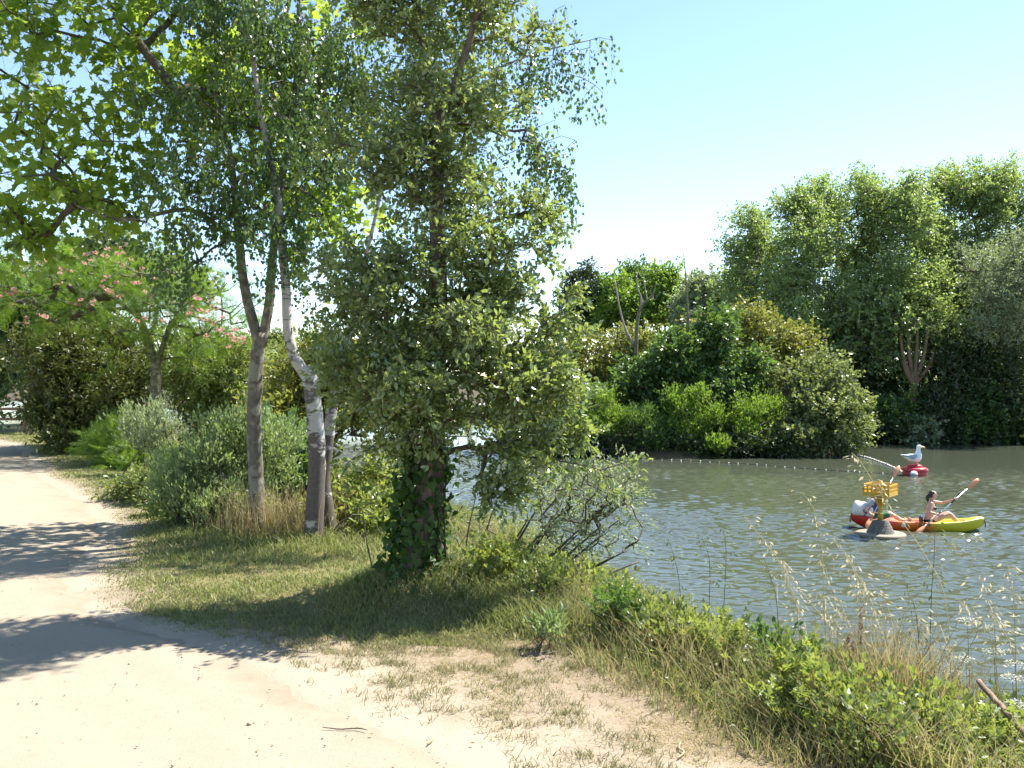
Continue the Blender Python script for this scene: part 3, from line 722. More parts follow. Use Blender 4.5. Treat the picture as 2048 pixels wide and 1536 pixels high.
# left edge of the frame and behind the bend
def simple_tree(name, label, base, h, blobs, natt, L, size, T, lm, seed, r0=.2, bk='twig', group=None, forks=3, cat='tree', lean=(0, 0), **kw):
    natt = int(natt * DENS); rng = rg(seed); base = np.array(base, float); top = base + np.array((lean[0], lean[1], h))
    tr = [(np.array([base, base + (top - base) * .45 + np.array((rng.normal() * .1, 0, 0)), top]), [r0, r0 * .75, r0 * .5])]
    for k in range(forks):
        e = np.array(blobs[k % len(blobs)][0]); s = base + (top - base) * rng.uniform(.6, .95)
        tr.append((np.array([s, (s + e) / 2 + np.array((0, 0, .1 * np.linalg.norm(e - s))), s + (e - s) * .9]), [r0 * .5, r0 * .35, r0 * .15]))
    return plant(name, label, cat, base, tr, blobs, natt, L, size, T, lm, (M[bk], M[bk]), rng, group, trunk_sides=8, **{'clump': 11, **kw})

simple_tree('lime_tree', 'fresh green tree at the left edge beyond the path', on_ground(-17.6, 28), 2.2,
            [B(-30, 700, 28, 75, 90, 1.8), B(-60, 800, 27.5, 70, 70, .9), B(-60, 580, 28, 120, 80, 1.5)], 260, 16, .15, DIAMOND, M['green_leaf'], 30, .14, step=.5, spread=.4, twig=.006, minz=gz)
simple_tree('evergreen_tree', 'dark tree behind the pink flowers at the far left', on_ground(-15.5, 29), 3.5,
            [B(130, 560, 29, 120, 90, 2), B(40, 640, 29, 70, 90, 2), B(150, 640, 28.5, 70, 50, 1.5), B(230, 540, 29, 60, 50, 1.5)], 300, 18, .2, DIAMOND, M['dark_leaf'], 31, .2, step=.7, spread=.5, twig=.008)
simple_tree('pale_tree', 'light green tree top showing above the pink-flowering tree', on_ground(-13.5, 33), 3.5,
            [B(230, 520, 33, 90, 60, 2), B(330, 560, 33, 80, 60, 2)], 160, 18, .22, DIAMOND, M['willow_leaf'], 32, .2, step=.7, spread=.5, twig=.008)

# ---- island
IZ = -2.3
gi = 'bushes on the island'
def isl(x, y): return np.array((*px(x, 0, y)[:2], IZ))
shrub('tamarisk_bush', 'large rounded grey-green bush at the right tip of the island', isl(1620, 52), [B(1630, 810, 52, 105, 95, 2.6), B(1580, 770, 53, 90, 80, 2.2), B(1670, 850, 51, 70, 60, 1.8), B(1600, 870, 50.5, 110, 42, 1.6), B(1700, 870, 51.5, 45, 35, 1.2)],
      560, 26, .19, DIAMOND, M['tamarisk_leaf'], 40, group=gi, step=.9, spread=.6, twig=.011, minz=WATER + .05, r0=.12)
shrub('olive_bush', 'dull olive domed bush rising behind the rounded grey-green bush', isl(1530, 57), [B(1535, 700, 57, 80, 90, 2.6), B(1500, 660, 57.5, 60, 60, 2.0), B(1570, 720, 57, 60, 70, 2)],
      380, 24, .2, DIAMOND, M['olive_leaf'], 41, group=gi, step=.9, spread=.6, twig=.011, r0=.12)
shrub('alder_bush', 'deep green leafy tree, taller of the two in the middle of the island', isl(1440, 53.5), [B(1440, 690, 53.5, 55, 70, 1.9), B(1420, 760, 53, 75, 60, 2.0), B(1480, 750, 53, 50, 60, 1.7), B(1450, 810, 52.5, 70, 50, 1.6)],
      340, 22, .24, DIAMOND, M['green_leaf'], 42, group=gi, step=.9, spread=.65, twig=.011, r0=.12)
shrub('alder_bush', 'deep green leafy tree below the bare forked snag', isl(1320, 53.5), [B(1340, 720, 53.5, 60, 50, 1.9), B(1290, 760, 53, 60, 60, 1.8), B(1370, 770, 53, 60, 60, 1.8), B(1320, 820, 52.5, 90, 45, 1.6)],
      360, 22, .24, DIAMOND, M['green_leaf'], 43, group=gi, step=.9, spread=.65, twig=.011, r0=.12)
shrub('baccharis_bush', 'sunny yellow-green dome among the low island bushes', isl(1375, 50.5), [B(1375, 810, 50.5, 50, 38, 1.2), B(1350, 850, 50.3, 50, 40, 1.1), B(1400, 850, 50.3, 50, 40, 1.1)],
      230, 24, .16, NARROW, M['bright_leaf'], 44, group=gi, step=.6, spread=.45, twig=.009, upright=.8, minz=WATER + .05, r0=.07)
shrub('baccharis_bush', 'fresh green bush at the left of the low island bushes', isl(1205, 50.2), [B(1200, 815, 50.2, 50, 45, 1.2), B(1230, 860, 50, 60, 40, 1.1), B(1165, 850, 50.3, 50, 50, 1.2)],
      240, 24, .16, NARROW, M['bright_leaf'], 45, group=gi, step=.6, spread=.45, twig=.009, upright=.8, minz=WATER + .05, r0=.07)
shrub('baccharis_bush', 'small green bush between the fresh green one and the yellow-green dome', isl(1290, 49.8), [B(1280, 840, 49.8, 40, 30, 1.0), B(1300, 875, 49.6, 50, 30, .9)],
      150, 24, .16, NARROW, M['green_leaf'], 46, group=gi, step=.6, spread=.45, twig=.009, upright=.8, minz=WATER + .05, r0=.07)
shrub('baccharis_bush', 'mid green bush right of the yellow-green dome', isl(1470, 50.8), [B(1460, 840, 50.8, 45, 45, 1.2), B(1510, 830, 51, 50, 60, 1.3), B(1490, 870, 50.5, 60, 35, 1.1)],
      240, 24, .16, NARROW, M['bright_leaf'], 47, group=gi, step=.6, spread=.45, twig=.009, upright=.7, minz=WATER + .05, r0=.07)
shrub('rush_tuft', 'little yellow-green tuft at the foot of the island bushes by the water', isl(1435, 48.9), [B(1435, 895, 48.9, 24, 16, .4)], 50, 18, .2, NARROW, M['bright_leaf'], 48, nst=3, group=gi, step=.4, spread=.35, twig=.006, upright=1.0, minz=WATER + .05, r0=.03)
shrub('dark_bush', 'dark low scrub along the island waterline on the left', isl(1200, 49.6), [B(1190, 890, 49.7, 70, 25, .8), B(1280, 900, 49.5, 50, 15, .6), B(1110, 880, 49.8, 60, 35, .8), B(1060, 880, 50, 60, 35, .8)], 260, 20, .17, DIAMOND, M['dark_leaf'], 49, group=gi, step=.6, spread=.45, twig=.009, minz=WATER + .05, r0=.06)
shrub('dark_bush', 'dark twiggy scrub along the island waterline in the middle', isl(1480, 49.6), [B(1370, 895, 49.5, 50, 20, .6), B(1480, 895, 49.6, 70, 22, .7), B(1550, 890, 49.9, 60, 28, .8)], 260, 20, .17, DIAMOND, M['dark_leaf'], 50, group=gi, step=.6, spread=.45, twig=.009, minz=WATER + .05, r0=.06)
shrub('dark_bush', 'dark drooping scrub touching the water at the right end of the island', isl(1650, 51), [B(1650, 885, 51, 45, 25, .9), B(1700, 885, 51.3, 35, 22, .8), B(1600, 890, 50.5, 50, 20, .7)], 130, 20, .17, DIAMOND, M['tamarisk_leaf'], 56, group=gi, step=.6, spread=.45, twig=.009, minz=WATER + .03, r0=.06)
for i, (x, y, d, lab) in enumerate(((1165, 715, 59, 'olive bush in the hedge behind the island, the one beside the near tree'), (1265, 700, 60, 'olive bush in the hedge behind the bare snag'), (1390, 690, 60, 'olive bush in the hedge left of the domed bush'))):
    shrub('hedge_bush', lab, isl(x, d), [B(x, y, d, 75, 75, 2.4), B(x - 30, y + 60, d, 60, 70, 2), B(x + 30, y + 50, d, 60, 60, 2), B(x, y + 120, d - 2, 80, 60, 1.8)], 330, 22, .21, DIAMOND, M['olive_leaf'], 51 + i, group='olive hedge on the island', step=.9, spread=.6, twig=.012, r0=.1)
shrub('tamarisk_bush', 'bushes of the island glimpsed behind the near tree', isl(1040, 52), [B(1050, 800, 52, 80, 90, 2), B(1090, 740, 55, 70, 80, 2)], 260, 22, .2, DIAMOND, M['olive_leaf'], 55, group=gi, step=.9, spread=.6, twig=.012, r0=.1)

def snag(label, paths, base):
    o = thing('dead_tree', label, 'dead tree', tuple(base), 0, 'bare snags on the island')
    for k, (p, r) in enumerate(paths):
        s = catmull([q - base for q in p], 6); rr = np.interp(np.linspace(0, 1, len(s)), np.linspace(0, 1, len(r)), r)
        link('trunk' if k == 0 else 'branch', mesh_np('branch', *sweep(s, rr, 8, .05, rg(60 + k))), M['grey_wood'] if k else M['lichen_bark'], o, True)
D = 53.6
snag('bare forked snag sticking up from the island bushes', [([px(1268, 820, D), px(1272, 700, D), px(1275, 640, D), px(1285, 610, D), px(1305, 590, D), px(1312, 565, D)], [.15, .13, .11, .09, .055, .03]),
      ([px(1268, 690, D), px(1250, 655, D), px(1238, 610, D), px(1230, 562, D)], [.075, .065, .055, .045]), ([px(1277, 635, D), px(1283, 600, D), px(1275, 575, D), px(1274, 546, D)], [.09, .06, .04, .025]),
      ([px(1295, 603, D), px(1290, 575, D), px(1284, 530, D)], [.05, .025, .012]), ([px(1305, 590, D), px(1309, 600, D), px(1320, 585, D)], [.04, .02, .01])], np.array((*px(1268, 0, D)[:2], IZ)))
D = 53
snag('thin bare snag to the right of the forked one', [([px(1372, 700, D), px(1376, 640, D), px(1375, 620, D), px(1372, 560, D), px(1367, 506, D)], [.12, .1, .07, .045, .02]), ([px(1377, 632, D), px(1385, 622, D), px(1391, 616, D)], [.06, .05, .03])], np.array((*px(1372, 0, D)[:2], IZ)))
def driftwood():
    rng = rg(66); b = isl(1530, 49.3); o = thing('fallen_branches', 'pale dead branches tangled at the island waterline', 'branches', tuple(b))
    segs = []
    for k in range(26):
        s = px(rng.uniform(1480, 1600), rng.uniform(850, 905), 49.2 + rng.random()); e = s + np.array((rng.normal() * .9, rng.normal() * .3, rng.normal() * .5)); m = (s + e) / 2 + rng.normal(size=3) * .2
        r = rng.uniform(.015, .04); segs.append(sweep([s - b, m - b, e - b], [r, r * .8, r * .4], 5))
    link('branches', mesh_np('branches', *merge(segs)), M['grey_wood'], o)
driftwood()

# ---- right bank
BZ = -1.9
gp = 'poplars on the right bank'
def bnk(x, d): return np.array((*px(x, 0, d)[:2], BZ))
pop = [(1530, 72, 545, 75, 120, 'leftmost poplar of the right bank wood, against the sky'), (1610, 68, 480, 85, 110, 'poplar with two pale trunks showing, second from the left of the wood'), (1710, 70, 460, 85, 100, 'poplar crown left of the middle of the right bank wood'),
       (1800, 67, 450, 90, 100, 'poplar crown in the middle of the right bank wood'), (1890, 70, 440, 90, 110, 'tall poplar crown right of the middle of the wood'), (1990, 69, 440, 95, 110, 'tall poplar behind the silvery willow'), (2080, 68, 470, 90, 130, 'poplar cut by the right edge of the photo')]
for i, (x, d, y, rx, ry, lab) in enumerate(pop):
    y += 28
    rng = rg(70 + i)
    bl = [B(x, y, d, rx * .75, ry * .9, 4), B(x - rx * .4, y + 110, d - 2, rx * .8, 90, 3.5), B(x + rx * .4, y + 130, d - 2, rx * .8, 90, 3.5), B(x, y + 210, d - 3, rx * .95, 70, 3)]
    if i == 0: bl += [B(1475, 570, 71, 38, 60, 2.5), B(1462, 500, 71, 20, 25, 1.2), B(1490, 440, 71, 30, 40, 1.5)]
    for k in range(8): bl.append(B(x + rng.normal() * rx * .5, y - ry * .6 - rng.random() * 55, d + rng.normal(), 20, 30, 1.0))
    b_ = bnk(x, d)
    simple_tree('poplar_tree', lab, b_, 9, bl, 640, 28, .22, DIAMOND, M['poplar_leaf'], 170 + i, .25, 'lichen_bark', gp, 5, step=1.2, spread=.8, twig=.012, shell=.4, clump=15)
gl = 'trees and bushes under the right bank poplars'
simple_tree('silver_willow', 'silvery willow leaning in front of the poplars at the right edge', bnk(2030, 61.5), 4.5, [B(1985, 560, 61, 90, 75, 3), B(1950, 520, 61, 40, 40, 1.6), B(2050, 600, 61, 90, 90, 3), B(2000, 640, 60.5, 90, 40, 2), B(2050, 500, 61, 60, 50, 2)], 480, 24, .22, NARROW, M['silver_leaf'], 80, .28, 'lichen_bark', gl, 5, step=1, spread=.7, twig=.013)
# open-trunked pollard
def pollard():
    b = bnk(1825, 62); d = 62
    tr = [([b, px(1826, 790, d), px(1828, 765, d)], [.32, .27, .24])]
    for x, y in ((1800, 660), (1815, 640), (1835, 640), (1855, 650), (1870, 690), (1805, 710)):
        tr.append(([px(1827, 772, d), px(1827 + (x - 1827) * .75, (y + 770) / 2, d), px(x, y, d)], [.17, .13, .07]))
    plant('pollard_tree', 'old tree with many brown trunks fanning out above the right bank', 'tree', b, tr, [B(1830, 630, 63, 110, 60, 2.5), B(1740, 660, 63, 90, 50, 2), B(1900, 670, 63, 70, 50, 2), B(1760, 730, 63, 40, 30, 1.2)], 300, 22, .24, DIAMOND, M['poplar_leaf'], (M['stick_wood'], M['twig']), rg(81), gl, step=1, spread=.7, twig=.012, trunk_sides=8)
pollard()
low = [(1690, 790, 78, 80, 70, 'dark_leaf', 'dim thicket far behind the island tip'), (1830, 770, 80, 90, 80, 'green_leaf', 'dim thicket seen through the old many-trunked tree'), (1980, 770, 80, 110, 90, 'dark_leaf', 'dim thicket behind the silvery willow'), (1780, 820, 61.5, 50, 55, 'green_leaf', 'bright-topped bush left of the old many-trunked tree'), (1900, 770, 61.5, 60, 70, 'dark_leaf', 'tall dark bush right of the old many-trunked tree'), (1870, 850, 60.8, 70, 40, 'dark_leaf', 'dark bush overhanging the water behind the seagull'),
       (1960, 830, 61, 70, 55, 'green_leaf', 'dusky green bush by the water in the right corner of the lake'), (2040, 790, 60.8, 70, 90, 'dark_leaf', 'dark bush below the silvery willow'), (2020, 860, 60.5, 70, 35, 'dark_leaf', 'lowest dark bush at the waterline by the right edge'),
       (1750, 860, 61.5, 50, 35, 'dark_leaf', 'shaded bush at the waterline just past the island tip'), (1940, 720, 62.5, 60, 60, 'dark_leaf', 'dark crown under the poplars left of the willow'), (1680, 740, 66, 60, 60, 'dark_leaf', 'shaded bush behind the island tip'), (1740, 760, 65, 60, 50, 'dark_leaf', 'shaded bush between the island and the old tree'),
       (1830, 855, 60.6, 30, 35, 'silver_leaf', 'small bluish bush in the shade above the seagull'), (1600, 740, 69, 60, 80, 'dark_leaf', 'dim thicket under the two pale poplar trunks')]
for i, (x, y, d, rx, ry, lm, lab) in enumerate(low):
    shrub('bank_bush', lab, bnk(x, d), [B(x, y, d, rx, ry, 2), B(x - rx * .4, y + ry * .5, d - .4, rx * .7, ry * .6, 1.5), B(x + rx * .4, y + ry * .5, d - .4, rx * .7, ry * .6, 1.5)], 240, 20, .22, DIAMOND, M[lm], 90 + i, group=gl, step=.9, spread=.6, twig=.011, minz=WATER + .1, r0=.1)
# woods behind
gb = 'trees on the far shore'
back = [(1165, 600, 92, 45, 65, 'dark_leaf', 'dark tree on the far shore, leftmost of the row behind the island'), (1235, 600, 90, 50, 45, 'bright_leaf', 'light green tree on the far shore behind the snag'), (1275, 575, 95, 35, 40, 'green_leaf', 'pointed tree on the far shore rising behind the snag'),
        (1330, 590, 90, 50, 50, 'bright_leaf', 'green tree on the far shore between the two snags'), (1400, 600, 84, 38, 42, 'silver_leaf', 'round silvery tree on the far shore'), (1470, 600, 82, 45, 60, 'poplar_leaf', 'tree on the far shore left of the poplars'),
        (940, 650, 96, 80, 60, 'olive_leaf', 'far shore tree showing through the right side of the near bushy tree'), (820, 690, 100, 60, 40, 'green_leaf', 'far shore tree hidden behind the near bushy tree'), (560, 700, 110, 60, 30, 'willow_leaf', 'far shore tree seen low between the trunks'), (60, 735, 150, 60, 30, 'willow_leaf', 'distant tree across the water at the far left'), (-40, 720, 120, 60, 50, 'green_leaf', 'distant tree across the water at the very left edge'), (150, 735, 140, 60, 35, 'dark_leaf', 'distant tree across the water behind the dark rounded bush'), (280, 735, 130, 80, 40, 'willow_leaf', 'distant tree across the water behind the pink-flowering tree'), (430, 735, 130, 80, 40, 'green_leaf', 'distant tree across the water behind the silver-green shrub')]
for i, (x, y, d, rx, ry, lm, lab) in enumerate(back):
    b_ = np.array((*px(x, 0, d)[:2], -1.6))
    simple_tree('far_tree', lab, b_, 6, [B(x, y, d, rx, ry, 3.5), B(x - rx * .5, y + ry * .7, d, rx * .7, ry * .7, 3), B(x + rx * .5, y + ry * .7, d, rx * .7, ry * .7, 3), B(x + 10, y - ry * .8, d, 18, 20, 1.5), B(x - 18, y - ry * .7, d, 14, 16, 1.2)], 240, 20, .34, DIAMOND, M[lm], 110 + i, .3, 'twig', gb, 3, step=1.5, spread=.9, twig=.018)

# house half hidden behind the birch
def house():
    d = 70.0; c = px(715, 690, d); b = np.array((c[0], d, -1.9)); o = thing('house', 'house with grey roof and pinkish ridge glimpsed behind the birch', 'house', tuple(b))
    hw, hd, hw_z, rz = 3.4, 2.6, 4.6, 6.6
    def box(x0, x1, y0, y1, z0, z1):
        v = [(x, y, z) for x in (x0, x1) for y in (y0, y1) for z in (z0, z1)]
        return np.array(v, float), np.array([0, 1, 3, 2, 4, 6, 7, 5, 0, 4, 5, 1, 2, 3, 7, 6, 0, 2, 6, 4, 1, 5, 7, 3]), np.full(6, 4)
    link('wall', mesh_np('wall', *box(-hw, hw, -hd, hd, 0, hw_z)), plain('house_render', (.6, .55, .46), .8), o)
    v = np.array([(-hw - .3, -hd - .3, hw_z), (hw + .3, -hd - .3, hw_z), (hw + .3, hd + .3, hw_z), (-hw - .3, hd + .3, hw_z), (-hw - .3, 0, rz), (hw + .3, 0, rz)])
    link('roof', mesh_np('roof', v, np.array([0, 1, 5, 4, 2, 3, 4, 5, 0, 4, 3, 1, 2, 5, 3, 2, 1, 0]), np.array([4, 4, 3, 3, 4])), plain('slate', (.2, .19, .18), .7, scale=3), o)
    link('ridge', mesh_np('ridge', *sweep([(-hw - .3, 0, rz), (0, 0, rz + .02), (hw + .3, 0, rz)], [.12] * 3, 6)), plain('ridge_tile', (.5, .26, .2), .8), o)
    for x in (-1.8, .6):
        f = link('window', mesh_np('window', *box(x, x + 1.1, -hd - .05, -hd + .02, 2.6, 3.9)), plain('window_white', (.7, .7, .68), .5), o)
        link('pane', mesh_np('pane', *box(x + .08, x + 1.02, -hd - .06, -hd - .045, 2.68, 3.82)), plain('window_glass', (.04, .05, .06), .1), f)
house()

# post-and-rail fence far left
def rail_fence():
    b = on_ground(-13.2, 26.3); o = thing('rail_fence', 'low weathered rail fence before the water at the far left', 'fence', tuple(b))
    pts = [np.array((-2.6 + k * 1.3, .12 * k, 0)) for k in range(4)]
    for k, p in enumerate(pts):
        p = p + np.array((0, 0, float(height(b[0] + p[0], b[1] + p[1])) - b[2])); pts[k] = p
        link('post', mesh_np('post', *sweep([p, p + np.array((0, 0, .85))], [.06, .055], 8)), M['stick_wood'], o)
    for z in (.45, .75):
        link('rail', mesh_np('rail', *sweep([p + np.array((0, -.07, z)) for p in pts], [.045] * 4, 6)), M['stick_wood'], o)
rail_fence()

# ------------------------------------------------------------------ grass and ground cover
def blade_mesh(name, pos, h, lean, wid, rng):
    n = len(pos)
    az = rng.random(n) * 2 * np.pi; side = np.stack((np.cos(az), np.sin(az), np.zeros(n)), -1) * wid[:, None]
    up = np.array((0, 0, 1.0)); mid = pos + lean * .35 + up * (h * .55)[:, None]; tip = pos + lean + up * (h * .95)[:, None]
    V = np.stack((pos - side, pos + side, mid + side * .75, mid - side * .75, tip), 1).reshape(-1, 3)
    b = np.arange(n)[:, None] * 5
    loops = np.concatenate((b + np.array([0, 1, 2, 3]), b + np.array([3, 2, 4])), 1).ravel()
    return mesh_np(name, V, loops, np.tile([4, 3], n), np.repeat(rng.random(n), 5))

def stuff(name, me, m): return tag(link(name, me, m), kind='stuff')

def grasses():
    rng = rg(200)
    # lawn under the trees
    n = 190000
    y = 5.35 + 22 * rng.random(n) ** 2.1; x0, x1 = path_r(y) - .12, edge(y) + .9
    x = x0 + (x1 - x0) * rng.random(n)
    inn = (x - path_r(y)); fr = sstep((inn + .12) / .5) * sstep((y - 5.35 - .15 * np.sin(x * 3)) / .55)
    pat = vnoise(x, y, .35, 1) * .6 + vnoise(x, y, .11, 2) * .4
    k = rng.random(n) < np.clip(fr * (.25 + 1.2 * pat), 0, 1)
    x, y, pat, inn = x[k], y[k], pat[k], inn[k]; n = len(x)
    tall = sstep((x - (edge(y) - .7)) / .8) * .13 + np.exp(-((x + 2.1) ** 2 / 1.2 + (y - 9.2) ** 2 / .8)) * .16 + np.exp(-((x + .75) ** 2 / .3 + (y - 6.7) ** 2 / .25)) * .07
    h = (.018 + .036 * pat + tall) * rng.uniform(.5, 1.35, n) * (.45 + .55 * sstep(inn / .5))
    lean = rng.normal(size=(n, 3)) * h[:, None] * .55; lean[:, 2] = 0
    stuff('lawn_grass', blade_mesh('lawn_grass', np.stack((x, y, height(x, y) - .005), -1), h, lean, .0022 + .0003 * y + .006 * h, rng), M['grass_blade'])
    n = 16000
    y = 17 + 17 * rng.random(n); x = path_l(y) + .3 - 7 * rng.random(n); h = rng.uniform(.04, .12, n); lean = rng.normal(size=(n, 3)) * h[:, None] * .5; lean[:, 2] = 0
    stuff('verge_grass', blade_mesh('verge_grass', np.stack((x, y, height(x, y) - .005), -1), h, lean, np.full(n, .014), rng), M['grass_blade'])
    # worn turf on the dry ground beside the path
    n = 17000
    y = 3.2 + 3.2 * rng.random(n); x = path_r(y) - .2 + (edge(y) + .2 - path_r(y)) * rng.random(n)
    k = rng.random(n) < np.clip((vnoise(x, y, .26, 5) * .5 + vnoise(x, y, .1, 6) * .5 - .36) * 1.5, 0, 1) * (.25 + .75 * sstep((y - 4.2) / 1.3)) * sstep((x - path_r(y) + .1) / .7) * (1 - .85 * np.exp(-((x - .75) ** 2 / .06 + (y - 4.25) ** 2 / .3)))
    cx, cy_ = x[k], y[k]; L = 11; m = len(cx) * L
    x = np.repeat(cx, L) + rng.normal(size=m) * .022; y = np.repeat(cy_, L) + rng.normal(size=m) * .022
    h = rng.uniform(.012, .038, m); lean = rng.normal(size=(m, 3)) * h[:, None] * .8; lean[:, 2] = 0
    stuff('worn_turf', blade_mesh('worn_turf', np.stack((x, y, height(x, y)), -1), h, lean, np.full(m, .0022), rng), M['turf_blade'])
    # dead straw lying about
    n = 60000
    y = 3.1 + 3.6 * rng.random(n); x = path_r(y) - .1 + (edge(y) + .4 - path_r(y)) * rng.random(n) ** .8
    k = rng.random(n) < np.clip(vnoise(x, y, .4, 8) * 1.5 * sstep((x - path_r(y)) / .8) - .1, 0, 1)
    x, y = x[k], y[k]; n = len(x); lean = rng.normal(size=(n, 3)) * .028; lean[:, 2] = 0
    stuff('straw_litter', blade_mesh('straw_litter', np.stack((x, y, height(x, y) + .002), -1), rng.uniform(.002, .012, n), lean, np.full(n, .0016), rng), M['dry_blade'])
    # dry tall grass round the trunks, and on the lip of the bank
    n = 1700
    c = np.array([px(*q)[:2] for q in ((500, 1075, 9.0), (545, 1080, 9.0), (590, 1085, 8.9), (470, 1060, 9.3), (630, 1080, 9.2), (680, 1060, 9.4))]); q = c[rng.integers(0, 6, n)] + rng.normal(size=(n, 2)) * np.array((.17, .14))
    h = rng.uniform(.2, .62, n); lean = rng.normal(size=(n, 3)) * h[:, None] * .28; lean[:, 2] = 0
    stuff('tall_dry_grass', blade_mesh('tall_dry_grass', np.column_stack((q, height(q[:, 0], q[:, 1]))), h, lean, np.full(n, .003), rng), M['dry_blade'])
    n = 30000
    y = 3.0 + 6 * rng.random(n) ** 1.4; x = edge(y) - .1 + rng.gamma(1.6, .55, n) - .15
    k = (rng.random(n) < .35 + .6 * vnoise(x, y, .4, 9)) & ~((x - edge(y) < .25) & (y < 3.6)); x, y = x[k], y[k]; n = len(x)
    z = height(x, y); h = rng.uniform(.06, .28, n) * (.5 + sstep((x - edge(y) + .1) / .5)); lean = rng.normal(size=(n, 3)) * h[:, None] * .5; lean[:, 2] = 0
    dry = rng.random(n) < .52
    for nm, s, mt in (('bank_grass', ~dry, 'grass_blade'), ('bank_straw', dry, 'dry_blade')):
        stuff(nm, blade_mesh(nm, np.stack((x, y, z), -1)[s], h[s], lean[s], np.full(s.sum(), .0026), rng), M[mt])
    # leafy undergrowth over the slope
    n = 75000
    y = 3.0 + 7 * rng.random(n) ** 1.3; s_ = rng.random(n) * 3.2 + .0; x = edge(y) + s_
    k = (vnoise(x, y, .3, 12) > .25) & ~((s_ < .3) & (y < 3.7)); x, y = x[k], y[k]; n = len(x)
    pos = np.stack((x, y, height(x, y) + rng.random(n) ** 1.5 * .28 * sstep((x - edge(y)) / .6) + .02), -1)
    nr = rng.normal(size=(n, 3)) * .7 + np.array((0, 0, .8)); ax = rng.normal(size=(n, 3)); ax[:, 2] *= .4
    stuff('bank_undergrowth', leaf_mesh('bank_undergrowth', pos, ax, nr, rng.uniform(.016, .042, n), OVAL, rng), M['bramble_leaf'])
    # dead leaves and scraps on the sand
    n = 150
    y = 2.8 + 9 * rng.random(n) ** 1.5; x = path_r(y) + .9 - np.abs(rng.normal(size=n)) * (1.1 + .12 * y)
    pos = np.stack((x, y, height(x, y) + .016), -1); ax = rng.normal(size=(n, 3)); ax[:, 2] *= .15
    stuff('leaf_litter', leaf_mesh('leaf_litter', pos, ax, rng.normal(size=(n, 3)) * .25 + np.array((0, 0, 1)), np.minimum(rng.gamma(2, .004, n) + .005, .022), OVAL, rng), M['litter'])
    # little stones on the sand
    n = 3000
    y = 2.6 + 7 * rng.random(n) ** 1.8; x = path_r(y) + .6 - (3.8 + .2 * y) * rng.random(n)
    r = rng.gamma(1.4, .0014, n) + .001
    ov = np.array([(1, 0, 0), (-1, 0, 0), (0, 1, 0), (0, -1, 0), (0, 0, .7), (0, 0, -.7)], float)
    V = np.stack((x, y, height(x, y) + .012 * (x < path_r(y)) + r * .2), -1)[:, None] + ov[None] * r[:, None, None] * rng.uniform(.7, 1.3, (n, 6, 1))
    fc = np.array([0, 2, 4, 2, 1, 4, 1, 3, 4, 3, 0, 4, 2, 0, 5, 1, 2, 5, 3, 1, 5, 0, 3, 5])
    stuff('gravel', mesh_np('gravel', V.reshape(-1, 3), (np.arange(n)[:, None] * 6 + fc[None]).ravel(), np.full(n * 8, 3)), plain('pebbles', (.3, .25, .18), .9, .2, var=.6, scale=14))
grasses()

# ------------------------------------------------------------------ brambles and weeds on the bank
gk = 'brambles along the top of the bank'
bram = [(1000, 1215, 6.6, 60, 32, 'weedy bramble at the foot of the leaning willow stems'), (1085, 1235, 6.2, 60, 35, 'leafy bramble between the ivy-clad trunk and the leaning willow'), (1150, 1225, 6.5, 70, 35, 'bramble under the leaning willow stems'),
        (1265, 1245, 6.1, 70, 45, 'bramble with upright shoots right of the leaning willow'), (1245, 1300, 5.5, 50, 40, 'dark glossy-leaved bramble on the edge of the bare ground below the leaning willow'), (1360, 1270, 5.9, 70, 45, 'bramble before the water left of the drooping oat heads'),
        (1350, 1340, 5.2, 60, 45, 'mixed bramble and grass clump beside the bare ground'), (1450, 1300, 5.7, 70, 45, 'yellow-green bramble below the first oat heads'), (1450, 1370, 4.9, 60, 45, 'bramble at the middle of the bank lip'),
        (1550, 1315, 5.5, 70, 40, 'bramble left of the red dock stalks nearest the water'), (1555, 1390, 4.7, 60, 50, 'shaded bramble with a dark hollow at the edge of the bare ground'), (1650, 1330, 5.3, 60, 40, 'bramble just behind the red dock stalks'),
        (1610, 1470, 4.1, 80, 55, 'big-leaved bramble creeping onto the bare ground at lower right'), (1690, 1420, 4.4, 70, 50, 'bramble in front of the dry straw clump'), (1725, 1510, 3.8, 90, 50, 'bramble at the bottom edge below the straw clump'),
        (1810, 1470, 4.1, 70, 50, 'bramble right of the straw clump at the bottom edge'), (1850, 1400, 4.6, 60, 45, 'bramble between the straw clump and the stake'), (1905, 1490, 3.9, 80, 60, 'bramble under the upper half of the stake'),
        (1930, 1420, 4.4, 70, 40, 'pale bramble at the top of the stake'), (2010, 1425, 4.5, 70, 40, 'pale bramble at the right edge above the stake'), (2010, 1515, 3.7, 80, 50, 'bramble in the bottom right corner')]
for i, (x, y, d, rx, ry, lab) in enumerate(bram):
    y += 16; ry *= .85; c = px(x, y, d); g = float(height(c[0], c[1])); near = i in (12, 13, 14, 15, 17, 20)
    bl = [B(x, y, d, rx, ry, .22), (np.array((c[0], c[1], (c[2] + g) / 2)), (rx / F * d, .25, max(.08, (c[2] - g) / 2)))]
    shrub('bramble', lab, (c[0], c[1], g), bl, 42, 18, .034 if i % 3 else .042, OVAL if i % 4 else TRIF, M['green_leaf'] if i in (4, 10) else M['willow_leaf'] if i in (1, 6, 9, 14, 19) else M['bramble_leaf'], 210 + i, nst=6, group=gk, cat='bramble', step=.12, spread=.11, twig=.0018, minz=gz, r0=.006, upright=.5, sep=60 if near else 30, key='bramble%d%d%d' % (i % 4 == 0, i in (4, 10), i in (1, 6, 9, 14, 19)), shell=.3)
